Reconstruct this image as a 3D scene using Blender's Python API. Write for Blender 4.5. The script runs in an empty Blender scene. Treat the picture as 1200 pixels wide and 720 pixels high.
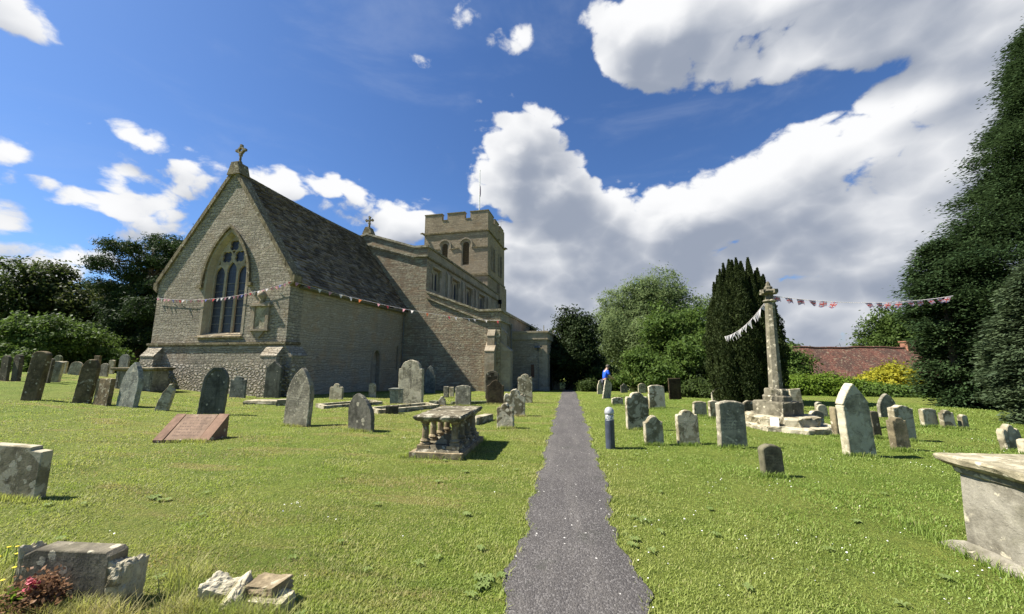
import bpy, math, random
import numpy as np
from mathutils import Vector, Matrix
from mathutils.geometry import tessellate_polygon
random.seed(7); RNG = np.random.default_rng(7)
SC = bpy.context.scene; COL = SC.collection
PI = math.pi
D2R = math.radians

STONES = [
 (-26.501, 13.998, 0.447, 1.199, 'round', 0, 0, 'dark', 0.11, 0, 'dark round headstone beside the leaning hook-sided dark one, far left back row'),
 (-26.734, 14.078, 0.603, 0.703, 'peak', -5, 0, 'brown', 0.11, 0, 'low brown pointed stone in front of the dark round one at the far left'),
 (-25.917, 14.047, 0.354, 1.256, 'round', -7, 0, 'dark', 0.16, 0, 'dark round-topped headstone leaning left, just behind the tall broad brown headstone'),
 (-19.093, 10.769, 0.518, 1.762, 'seground', 3, 12, 'brown', 0.2, 0, 'tall broad brown headstone with a curved top, biggest on the left lawn'),
 (-24.619, 14.367, 0.405, 1.163, 'round', 0, 0, 'dark', 0.11, 0, 'narrow dark headstone peeping out right of the tall broad brown headstone'),
 (-28.097, 16.762, 0.505, 1.191, 'round', 0, 0, 'mossy', 0.11, 0, 'greenish round headstone behind the tilted pale one near the dark bush'),
 (-24.9, 14.797, 0.426, 1.029, 'seg', 7, 14, 'pale', 0.16, 0, 'pale grey headstone tilting right beside the tall broad brown headstone'),
 (-30.538, 18.573, 0.231, 0.748, 'flat', 3, 0, 'pale', 0.11, 0, 'thin whitish headstone just behind the tilted pale grey headstone'),
 (-29.503, 18.384, 0.642, 0.787, 'round', 8, 12, 'pale', 0.11, 0, 'pale squat rounded headstone behind the leaning brown pointed headstone'),
 (-17.191, 11.016, 0.526, 1.588, 'bluntgothic', 8, 14, 'brown', 0.15, 0, 'tall brown pointed headstone leaning right, beside a square-topped low one'),
 (-26.265, 17.307, 0.403, 1.277, 'flat', 0, 0, 'brown', 0.11, 0, 'brown post-like headstone with flat top behind the leaning brown pointed one'),
 (-16.32, 11.029, 0.675, 0.917, 'flat', 0, 0, 'brownl', 0.14, 0, 'low square-topped brown headstone between the leaning brown and speckled blue-grey ones'),
 (-28.26, 19.02, 0.584, 0.802, 'round', 0, 0, 'grey', 0.11, 0, 'small round grey headstone behind the low square-topped brown one'),
 (-31.574, 21.643, 0.474, 0.97, 'seg', 3, 0, 'pale', 0.11, 0, 'slim pale headstone between the small round grey one and two blue-grey ones'),
 (-30.838, 21.844, 0.864, 1.357, 'round', 0, 0, 'blue', 0.11, 0, 'larger of two blue-grey round headstones in front of the dark trees'),
 (-118.074, 86.315, 2.877, 4.64, 'round', 0, 0, 'blue', 0.11, 0, 'smaller of two blue-grey round headstones, the one nearer the church corner'),
 (-15.307, 11.055, 0.874, 1.526, 'gothic', 2, -5, 'bluespeck', 0.16, 0, 'speckled blue-grey pointed headstone standing left of the church chest tomb'),
 (-13.288, 10.617, 0.395, 0.882, 'rough', 15, 14, 'lichen', 0.14, 0, 'small broken lichen-spotted stone leaning right in front of the church chest tomb'),
 (-10.719, 9.968, 0.734, 1.52, 'bluntgothic', 2, 14, 'slate', 0.12, 1, 'tall dark slate headstone with a pointed arch top behind the red granite tablet'),
 (-14.726, 14.919, 0.779, 0.941, 'shoulder', 1, 4, 'blue', 0.11, 0, 'small blue-grey shouldered headstone against the church gable wall'),
 (-13.181, 15.112, 0.744, 1.62, 'peakshoulder', 0, 6, 'slate', 0.14, 0, 'dark pointed headstone with shoulders next to the church corner buttress'),
 (-6.991, 8.9, 0.803, 1.496, 'gothic', 5, -5, 'greyl', 0.14, 0, 'tall grey pointed headstone leaning right on the lawn before the chancel side wall'),
 (-10.079, 15.189, 0.637, 0.676, 'bumpy', 0, 0, 'pale', 0.11, 0, 'small pale rounded headstone with knobbly top close to the chancel side wall'),
 (-4.894, 8.397, 0.679, 0.875, 'lopgothic', -3, -5, 'darkspot', 0.13, 0, 'dark pointed headstone with white lichen dots on the open left lawn'),
 (-9.142, 16.568, 0.353, 0.687, 'round', 0, 0, 'pale', 0.08, 0, 'small whitish rounded stone peeping over the grey desk-shaped grave box'),
 (-6.097, 13.908, 1.031, 1.663, 'shoulderround', 0, -5, 'palew', 0.18, 0, 'large pale grey headstone with dark streaks at its foot near the chancel end'),
 (-8.143, 21.363, 0.632, 1.594, 'gothic', 0, 0, 'blue', 0.1, 0, 'slim dark blue-grey pointed headstone right of the large pale streaked headstone'),
 (-5.779, 17.286, 0.25, 0.516, 'flat', 0, 0, 'grey', 0.11, 0, 'tiny grey post stone left of the square grey headstone by the stone cross'),
 (-4.686, 13.551, 0.314, 0.371, 'rough', 0, 0, 'pale', 0.11, 0, 'little pale crumbling stone just behind the pillared table tomb'),
 (-5.721, 17.957, 0.22, 0.452, 'flat', 0, 0, 'pale', 0.11, 0, 'narrow pale stone between the tiny grey post and the square grey headstone'),
 (-3.952, 13.81, 0.624, 0.753, 'seg', 0, 4, 'grey', 0.11, 0, 'rough square grey headstone standing behind the pillared table tomb'),
 (-3.426, 16.678, 0.625, 1.246, 'round', 0, 0, 'dark', 0.11, 0, 'tall dark round-topped headstone half hidden behind a brown shouldered one'),
 (-2.78, 14.145, 0.67, 0.922, 'ogee', 0, 0, 'darkbrown', 0.1, 0, 'dark brown headstone with a curved shouldered top left of the lichen-covered pair'),
 (-1.65, 11.367, 0.659, 0.805, 'bumpy', 0, 0, 'lichenw', 0.14, 0, 'larger of the two knobbly white-lichened headstones beside the path'),
 (-1.571, 9.292, 0.428, 0.603, 'bumpy', 0, 0, 'lichenw', 0.14, 0, 'smaller front one of two knobbly white-lichened headstones beside the path'),
 (-1.745, 15.121, 0.589, 1.128, 'shoulder', 0, 0, 'lichen', 0.12, 0, 'tall grey shouldered headstone in front of the porch wall'),
 (-0.197, 40.242, 0.348, 0.84, 'round', 0, 0, 'grey', 0.11, 0, 'tiny grey headstone deep in tree shade at the end of the path'),
 (1.721, 18.407, 0.651, 0.874, 'seg', 24, 55, 'palew', 0.07, 0, 'pale headstone leaning sharply beside the stooping person in blue'),
 (1.851, 23.808, 0.333, 0.825, 'rough', 0, 9, 'lichen', 0.11, 0, 'rough speckled stone just left of the stooping person in blue'),
 (3.808, 27.453, 0.496, 0.618, 'bumpy', 0, 9, 'darkspot', 0.11, 0, 'low dark stone with a white knob, far right of the stooping person'),
 (7.608, 47.101, 0.92, 1.109, 'round', 0, 9, 'lichen', 0.11, 0, 'mottled round headstone, left one of a far pair beyond the lichened slab'),
 (4.941, 26.951, 0.563, 0.66, 'round', 0, 9, 'lichen', 0.11, 0, 'mottled round headstone, right one of a far pair beyond the lichened slab'),
 (1.769, 14.746, 0.455, 0.298, 'seg', 0, 9, 'lichen', 0.11, 0, 'very low dark stone with a bright rim behind the bollard lamp'),
 (1.594, 9.598, 0.554, 0.887, 'shoulder', 0, 9, 'lichen', 0.13, 0, 'broad lichen-mottled shouldered headstone right of the bollard lamp'),
 (3.051, 14.12, 0.6, 0.818, 'seg', 0, 9, 'lichenw', 0.13, 0, 'lichened headstone with a big white patch beyond the broad shouldered one'),
 (1.613, 7.941, 0.376, 0.565, 'ogee', -3, 9, 'lichen', 0.12, 0, 'small squat lichened headstone with white lower edge in front of the broad one'),
 (2.284, 8.042, 0.418, 0.673, 'shoulder', 0, 9, 'lichen', 0.13, 0, 'shouldered lichened headstone with dark top standing alone on the right lawn'),
 (3.056, 7.939, 0.54, 0.864, 'seg', 0, 9, 'greyl', 0.14, 0, 'large square grey headstone with shallow curved top on the right lawn'),
 (3.839, 12.12, 0.417, 0.437, 'seg', 0, 9, 'lichen', 0.11, 0, 'low mottled stone with one white spot left of the large square grey headstone'),
 (4.095, 11.737, 0.275, 0.505, 'seg', 0, 9, 'lichen', 0.11, 0, 'low stone with a bright white crest just behind the large square grey headstone'),
 (6.227, 17.212, 0.506, 0.569, 'peak', 0, 9, 'grey', 0.11, 0, 'pointed grey stone at the foot of the columnar yew'),
 (4.861, 18.533, 0.577, 0.975, 'flat', 0, 9, 'darkbrown', 0.1, 0, 'upright dark brown slab headstone before the deep tree shadow'),
 (5.447, 12.639, 0.389, 0.461, 'round', 0, 9, 'dark', 0.11, 0, 'dark round headstone between the large square grey one and the stone cross'),
 (7.988, 14.8, 0.388, 0.682, 'flat', -5, 9, 'pale', 0.11, 0, 'pale flat-topped headstone leaning left just behind the stone cross base'),
 (6.286, 10.913, 0.338, 0.398, 'round', 0, 9, 'lichen', 0.11, 0, 'dark rounded mossy headstone touching the right end of the cross steps'),
 (7.211, 12.215, 0.292, 0.385, 'round', 0, 9, 'lichen', 0.11, 0, 'rounded mossy headstone behind the one at the right end of the cross steps'),
 (8.556, 14.637, 0.228, 0.261, 'round', 0, 9, 'grey', 0.11, 0, 'small grey stone farthest behind the right end of the cross steps'),
 (2.835, 6.056, 0.294, 0.43, 'seground', 0, 9, 'plain', 0.13, 0, 'small plain dark headstone with a round top, nearest on the right lawn'),
 (4.948, 7.52, 0.467, 1.228, 'ogeetall', -2, 5, 'lichenp', 0.17, 0, 'tall pale lichened headstone with a pointed curved top, largest on the right lawn'),
 (5.738, 9.311, 0.114, 0.635, 'round', 0, 9, 'darkedge', 0.16, 0, 'dark stone with a bright edge half hidden left of the tall pale lichened one'),
 (6.517, 9.339, 0.196, 0.557, 'seg', 0, 9, 'dark', 0.11, 0, 'dark stone half hidden right of the tall pale lichened headstone'),
 (9.289, 12.787, 0.504, 0.681, 'gothic', 0, 9, 'grey', 0.11, 0, 'plain pointed grey headstone under the yellow-green bush'),
 (6.878, 9.133, 0.439, 0.714, 'ogeeflat', 0, 9, 'lichen', 0.14, 0, 'wide headstone with wavy top behind the small shouldered one on the right'),
 (6.011, 8.079, 0.264, 0.583, 'shoulder', 0, 9, 'darkedge', 0.14, 0, 'small shouldered headstone standing in front of the wide wavy-topped one'),
 (8.893, 10.998, 0.395, 0.449, 'seg', 0, 9, 'lichen', 0.11, 0, 'low wide mottled headstone in the row by the dark conifer, first of three'),
 (9.179, 10.863, 0.299, 0.43, 'shoulder', 0, 9, 'lichen', 0.11, 0, 'low knobbed headstone in the middle of the row by the dark conifer'),
 (9.551, 10.92, 0.173, 0.348, 'round', 0, 9, 'lichen', 0.11, 0, 'small mottled headstone at the conifer end of the low row'),
 (8.156, 8.502, 0.361, 0.483, 'bumpy', 0, 9, 'paled', 0.11, 0, 'pale double-humped headstone just behind the big table-topped chest tomb'),
 (8.053, 8.167, 0.216, 0.267, 'seg', 0, 9, 'pale', 0.11, 0, 'pale low stone behind the chest tomb slab beside the double-humped one'),
]
CLOUDS = [
 (0.246,0.733,0.166,0.089,1.00),
 (0.485,0.695,0.294,0.102,1.00),
 (0.719,0.589,0.193,0.076,1.00),
 (0.820,0.466,0.092,0.114,1.00),
 (0.569,0.690,0.409,0.051,1.00),
 (0.574,0.362,0.182,0.140,1.00),
 (0.410,0.309,0.191,0.114,1.00),
 (0.724,0.374,0.098,0.099,1.00),
 (0.767,0.233,0.100,0.153,1.00),
 (0.624,0.205,0.239,0.123,1.00),
 (-0.113,0.528,0.172,0.075,1.00),
 (-0.041,0.402,0.213,0.128,1.00),
 (0.084,0.275,0.265,0.143,1.00),
 (-0.102,0.259,0.164,0.125,1.00),
 (0.399,0.173,0.376,0.118,1.00),
 (0.600,0.089,0.325,0.084,1.00),
 (0.594,0.030,0.366,0.100,1.00),
 (0.225,0.081,0.296,0.117,1.00),
 (-0.057,0.121,0.138,0.114,1.00),
 (-1.105,0.291,0.062,0.059,0.85),
 (-0.949,0.311,0.101,0.072,0.95),
 (-0.995,0.415,0.066,0.032,0.55),
 (-1.116,0.508,0.051,0.028,0.52),
 (-1.153,0.517,0.042,0.029,0.50),
 (-0.671,0.388,0.129,0.045,0.80),
 (-0.471,0.350,0.104,0.055,0.95),
 (-1.117,0.220,0.035,0.026,0.60),
 (-1.058,0.159,0.105,0.057,0.90),
 (-1.010,0.257,0.062,0.039,0.70),
 (0.252,0.531,0.169,0.091,-1.20),
 (0.509,0.539,0.176,0.031,-0.90),
 (0.673,0.518,0.084,0.022,-0.90),
 (0.075,0.638,0.108,0.087,-1.00),
 (-0.085,0.769,0.180,0.030,0.50),
 (-0.012,0.610,0.123,0.033,0.50),
]


# ---------------------------------------------------------------- terrain
def _sp(x, k):
    return np.logaddexp(0.0, np.asarray(x, float) * k) / k
def ground_h(X, Y):
    X = np.asarray(X, float); Y = np.asarray(Y, float)
    z = -0.055 * (_sp(Y - 17, .6) - _sp(Y - 46, .6))
    z = z + 0.065 * (_sp(-15 - X, .8) - _sp(-31 - X, .8))
    z = z - 1.0 / (1 + np.exp(-np.clip((Y - 36) / 2, -40, 40))) / (1 + np.exp(-np.clip((X - 8) / 2, -40, 40)))
    return z
def gz(x, y):
    return float(ground_h(x, y))

# ---------------------------------------------------------------- objects
def tag(o, label=None, cat=None, group=None, kind=None):
    if label: o['label'] = label
    if cat: o['category'] = cat
    if group: o['group'] = group
    if kind: o['kind'] = kind
    return o
def empty(name, loc, rz=0, **k):
    o = bpy.data.objects.new(name, None); COL.objects.link(o)
    o.location = loc; o.rotation_euler = (0, 0, rz)
    return tag(o, **k)
def link(name, me, mat=None, parent=None, loc=None, rot=None):
    o = bpy.data.objects.new(name, me); COL.objects.link(o)
    if mat is not None and not me.materials:
        for m in (mat if isinstance(mat, (list, tuple)) else [mat]): me.materials.append(m)
    if parent: o.parent = parent
    if loc is not None: o.location = loc
    if rot is not None: o.rotation_euler = rot
    return o

class MB:
    """Collects geometry for one mesh."""
    def __init__(s): s.v = []; s.f = []; s.m = []
    def add(s, vs, fs, mi=0):
        n = len(s.v); s.v.extend([tuple(p) for p in vs])
        for f in fs: s.f.append(tuple(i + n for i in f)); s.m.append(mi)
        return s
    def box(s, a, b, mi=0, M=None):
        x0, y0, z0 = a; x1, y1, z1 = b
        v = [(x0,y0,z0),(x1,y0,z0),(x1,y1,z0),(x0,y1,z0),(x0,y0,z1),(x1,y0,z1),(x1,y1,z1),(x0,y1,z1)]
        if M: v = [M @ Vector(p) for p in v]
        return s.add(v, [(0,3,2,1),(4,5,6,7),(0,1,5,4),(1,2,6,5),(2,3,7,6),(3,0,4,7)], mi)
    def rings(s, rs, cap=True, mi=0):
        """consecutive closed rings of equal length"""
        n = len(rs[0]); vs = [p for r in rs for p in r]; fs = []
        for i in range(len(rs) - 1):
            for j in range(n):
                k = (j + 1) % n
                fs.append((i*n+j, i*n+k, (i+1)*n+k, (i+1)*n+j))
        if cap: fs += [tuple(range(n - 1, -1, -1)), tuple((len(rs)-1)*n + j for j in range(n))]
        return s.add(vs, fs, mi)
    def tube(s, pts, rad, n=8, mi=0, cap=True):
        pts = [Vector(p) for p in pts]; rs = []
        ref = Vector((0.13, 0.31, 1)).normalized()
        for i, p in enumerate(pts):
            t = (pts[min(i+1, len(pts)-1)] - pts[max(i-1, 0)]).normalized()
            u = t.cross(ref if abs(t.dot(ref)) < .95 else Vector((1, 0, 0))).normalized(); w = t.cross(u)
            r = rad[i] if isinstance(rad, (list, tuple)) else rad
            rs.append([p + (u * math.cos(2*PI*j/n) + w * math.sin(2*PI*j/n)) * r for j in range(n)])
        return s.rings(rs, cap, mi)
    def lathe(s, prof, n=16, c=(0, 0, 0), mi=0, rot=0):
        return s.rings([[(c[0] + r*math.cos(2*PI*j/n + rot), c[1] + r*math.sin(2*PI*j/n + rot), c[2] + z) for j in range(n)] for r, z in prof], True, mi)
    def poly(s, outer, holes, c0, c1, plane='xz', mi=0):
        """flat polygon with holes, between depth c0 and c1. plane xz: depth is y; yz: depth is x."""
        loops = [outer] + list(holes)
        tri = tessellate_polygon([[Vector((p[0], p[1], 0)) for p in l] for l in loops])
        flat = [p for l in loops for p in l]
        mk = (lambda p, c: (p[0], c, p[1])) if plane == 'xz' else ((lambda p, c: (c, p[0], p[1])) if plane == 'yz' else (lambda p, c: (p[0], p[1], c)))
        n = len(flat)
        fs = [tuple(t) for t in tri] + [tuple(i + n for i in reversed(t)) for t in tri]
        o = 0
        for l in loops:
            m = len(l)
            for j in range(m): k = (j+1) % m; fs.append((o+j, o+k, o+k+n, o+j+n))
            o += m
        return s.add([mk(p, c0) for p in flat] + [mk(p, c1) for p in flat], fs, mi)
    def mesh(s, name, smooth=False):
        me = bpy.data.meshes.new(name); me.from_pydata(s.v, [], s.f); me.validate()
        import bmesh
        bm = bmesh.new(); bm.from_mesh(me)
        bmesh.ops.recalc_face_normals(bm, faces=bm.faces)
        bm.to_mesh(me); bm.free()
        if any(s.m) and len(me.polygons) == len(s.m): me.polygons.foreach_set('material_index', s.m)
        if smooth: me.polygons.foreach_set('use_smooth', [True] * len(me.polygons))
        return me
    def build(s, name, mat, parent=None, smooth=False, loc=None, rot=None):
        return link(name, s.mesh(name, smooth), mat, parent, loc, rot)

def np_mesh(name, V, F, rnd=None, smooth=False):
    """mesh from numpy arrays; F is (n,3) or (n,4); rnd one float per face."""
    me = bpy.data.meshes.new(name); n, k = F.shape
    me.vertices.add(len(V)); me.vertices.foreach_set('co', np.ascontiguousarray(V, np.float32).ravel())
    me.loops.add(n * k); me.loops.foreach_set('vertex_index', np.ascontiguousarray(F, np.int32).ravel())
    me.polygons.add(n)
    me.polygons.foreach_set('loop_start', np.arange(0, n*k, k, dtype=np.int32))
    me.polygons.foreach_set('loop_total', np.full(n, k, np.int32))
    if smooth: me.polygons.foreach_set('use_smooth', np.ones(n, bool))
    me.update(calc_edges=True)
    if rnd is not None:
        a = me.attributes.new('rnd', 'FLOAT', 'FACE'); a.data.foreach_set('value', rnd.astype(np.float32))
    return me

# ---------------------------------------------------------------- materials
class NT:
    def __init__(s, name):
        s.m = bpy.data.materials.new(name); s.m.use_nodes = True
        s.t = s.m.node_tree; s.t.nodes.clear()
    def n(s, typ, **k):
        nd = s.t.nodes.new(typ); ins = k.pop('i', {})
        for a, b in k.items(): setattr(nd, a, b)
        for a, b in ins.items(): s.put(nd, a, b)
        return nd
    def put(s, nd, a, b):
        if isinstance(b, bpy.types.NodeSocket): s.t.links.new(b, nd.inputs[a])
        elif isinstance(b, bpy.types.Node): s.t.links.new(b.outputs[0], nd.inputs[a])
        else:
            if isinstance(b, tuple) and len(b) == 3 and nd.inputs[a].type == 'RGBA': b = b + (1,)
            nd.inputs[a].default_value = b
    def math(s, op, a, b=None, c=None, clamp=False):
        nd = s.n('ShaderNodeMath', operation=op, use_clamp=clamp, i={0: a})
        if b is not None: s.put(nd, 1, b)
        if c is not None: s.put(nd, 2, c)
        return nd.outputs[0]
    def vm(s, op, a, b=None, sc=None):
        nd = s.n('ShaderNodeVectorMath', operation=op, i={0: a})
        if b is not None: s.put(nd, 1, b)
        if sc is not None: s.put(nd, 'Scale', sc)
        return nd.outputs['Value'] if op in ('DOT_PRODUCT', 'LENGTH', 'DISTANCE') else nd.outputs[0]
    def mix(s, f, a, b, blend='MIX'):
        nd = s.n('ShaderNodeMix', data_type='RGBA', blend_type=blend)
        s.put(nd, 'Factor', f); s.put(nd, 6, a); s.put(nd, 7, b)
        return nd.outputs[2]
    def noise(s, vec, scale, detail=4, rough=.55, dist=0, col=False):
        nd = s.n('ShaderNodeTexNoise', i={'Vector': vec, 'Scale': scale, 'Detail': detail, 'Roughness': rough, 'Distortion': dist})
        return nd.outputs[1 if col else 0]
    def ramp(s, f, a, b, c=0., d=1., smooth=True):
        nd = s.n('ShaderNodeMapRange', interpolation_type='SMOOTHSTEP' if smooth else 'LINEAR', i={'Value': f, 1: a, 2: b, 3: c, 4: d})
        return nd.outputs[0]
    def objco(s, rand=True):
        v = s.n('ShaderNodeTexCoord').outputs['Object']
        if rand:
            r = s.n('ShaderNodeObjectInfo').outputs['Random']
            v = s.vm('ADD', v, s.n('ShaderNodeCombineXYZ', i={0: s.math('MULTIPLY', r, 61.3), 1: s.math('MULTIPLY', r, 37.7), 2: s.math('MULTIPLY', r, 11.9)}).outputs[0])
        return v
    def bsdf(s, col, rough=.9, bump=None, bs=.5, bd=.02, spec=.25, metal=0):
        b = s.n('ShaderNodeBsdfPrincipled', i={'Base Color': col, 'Roughness': rough, 'Specular IOR Level': spec, 'Metallic': metal})
        if bump is not None:
            bp = s.n('ShaderNodeBump', i={'Strength': bs, 'Distance': bd, 'Height': bump}); s.put(b, 'Normal', bp.outputs[0])
        s.out(b.outputs[0]); return b
    def out(s, sh): s.n('ShaderNodeOutputMaterial', i={0: sh})

def simple(name, col, rough=.7, spec=.3, metal=0, var=.25, scale=8.):
    m = NT(name); co = m.objco()
    n = m.noise(co, scale, 5, .6)
    c = m.mix(m.ramp(n, .3, .7), tuple(x*(1-var) for x in col), tuple(min(1, x*(1+var)) for x in col))
    m.bsdf(c, rough, n, .2, .01, spec, metal); return m.m

STONE_ARGS = {}
def stone_mat(name, base, dark=None,  lich=.3, white=(.50,.49,.43), streak=.4, spots=.3, moss=.25, bump=.6, spotscale=11.):
    """weathered gravestone: mottled stone, dark stains, lichen rosettes, moss."""
    dark = dark or tuple(c*.36 for c in base)
    wm = lambda c_: (c_[0]*1.10, c_[1]*1.02, c_[2]*.84)
    base, dark, white = wm(base), wm(dark), wm(white)
    m = NT(name); co = m.objco()
    n1 = m.noise(co, 2.6, 6, .62, .4); n2 = m.noise(co, 9., 6, .65); n3 = m.noise(co, 55., 4, .7)
    c = m.mix(m.ramp(n1, .34, .66), dark, base)
    c = m.mix(m.ramp(n2, .42, .72, 0, .55), c, tuple(min(1, x*1.45) for x in base))
    sc = m.n('ShaderNodeMapping', i={0: co, 3: (7., 7., .9)}).outputs[0]
    st = m.ramp(m.noise(sc, 1.0, 5, .6), .5, .68, 0, streak)
    c = m.mix(st, c, tuple(x*.5 for x in dark))
    c = m.mix(m.ramp(m.noise(co, 4.2, 5, .6), .52, .68, 0, moss), c, (.085,.085,.035))
    vo = m.n('ShaderNodeTexVoronoi', feature='F1', i={'Vector': m.vm('ADD', co, m.vm('SCALE', m.noise(co, 14, 3, .6, 0, True), sc=.07)), 'Scale': spotscale})
    ring = m.ramp(vo.outputs['Distance'], .30, .40, 1, 0)
    gate = m.ramp(m.n('ShaderNodeSeparateColor', i={0: vo.outputs['Color']}).outputs[0], 1 - spots, 1 - spots + .04)
    c = m.mix(m.math('MULTIPLY', m.math('MULTIPLY', ring, gate), .8), c, white)
    big = m.ramp(m.noise(co, 3.4, 7, .66, .8), .60 - .22*lich, .66 - .22*lich, 0, .85)
    c = m.mix(m.math('MULTIPLY', big, m.ramp(n3, .3, .6, .35, 1)), c, white)
    c = m.mix(m.ramp(m.noise(co, 13, 4, .7), .70, .76, 0, .35), c, (.36,.24,.06))
    c = m.mix(m.ramp(n3, .25, .75, .0, .35), c, tuple(x*.4 for x in base))
    h = m.math('ADD', m.math('MULTIPLY', n2, .7), m.math('ADD', m.math('MULTIPLY', n3, .35), m.math('MULTIPLY', ring, .12)))
    m.bsdf(c, .93, h, bump, .03, .15); return m.m

def lettered(name, base, ax, rows, x0, x1, z0, z1, **k):
    m_ = stone_mat(name, base, **k); t = m_.node_tree
    m = NT.__new__(NT); m.m = m_; m.t = t
    b = [n for n in t.nodes if n.type == 'BSDF_PRINCIPLED'][0]; src = b.inputs['Base Color'].links[0].from_socket
    p = m.n('ShaderNodeSeparateXYZ', i={0: m.objco(False)}); X = p.outputs[0]; Z = p.outputs[2]
    zr = m.math('MULTIPLY', m.math('SUBTRACT', Z, z0), rows/(z1 - z0)); row = m.math('FLOOR', zr); fr = m.math('FRACT', zr)
    inrow = m.math('MULTIPLY', m.math('GREATER_THAN', fr, .25), m.math('LESS_THAN', fr, .78))
    v = m.n('ShaderNodeCombineXYZ', i={0: m.math('MULTIPLY', X, 60.), 1: m.math('MULTIPLY', row, 7.3), 2: m.math('MULTIPLY', fr, 1.6)}).outputs[0]
    on = m.ramp(m.noise(v, 1., 2, .5), .47, .53)
    word = m.ramp(m.noise(m.n('ShaderNodeCombineXYZ', i={0: m.math('MULTIPLY', X, 14.), 1: m.math('MULTIPLY', row, 5.1)}).outputs[0], 1., 1, .5), .38, .42)
    box = m.math('MULTIPLY', m.math('MULTIPLY', m.math('GREATER_THAN', X, x0), m.math('LESS_THAN', X, x1)), m.math('MULTIPLY', m.math('GREATER_THAN', Z, z0), m.math('LESS_THAN', Z, z1)))
    f = m.math('MULTIPLY', m.math('MULTIPLY', inrow, on), m.math('MULTIPLY', box, word))
    m.put(b, 'Base Color', m.mix(m.math('MULTIPLY', f, .55), src, tuple(x*.25 for x in base)))
    return m_

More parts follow.
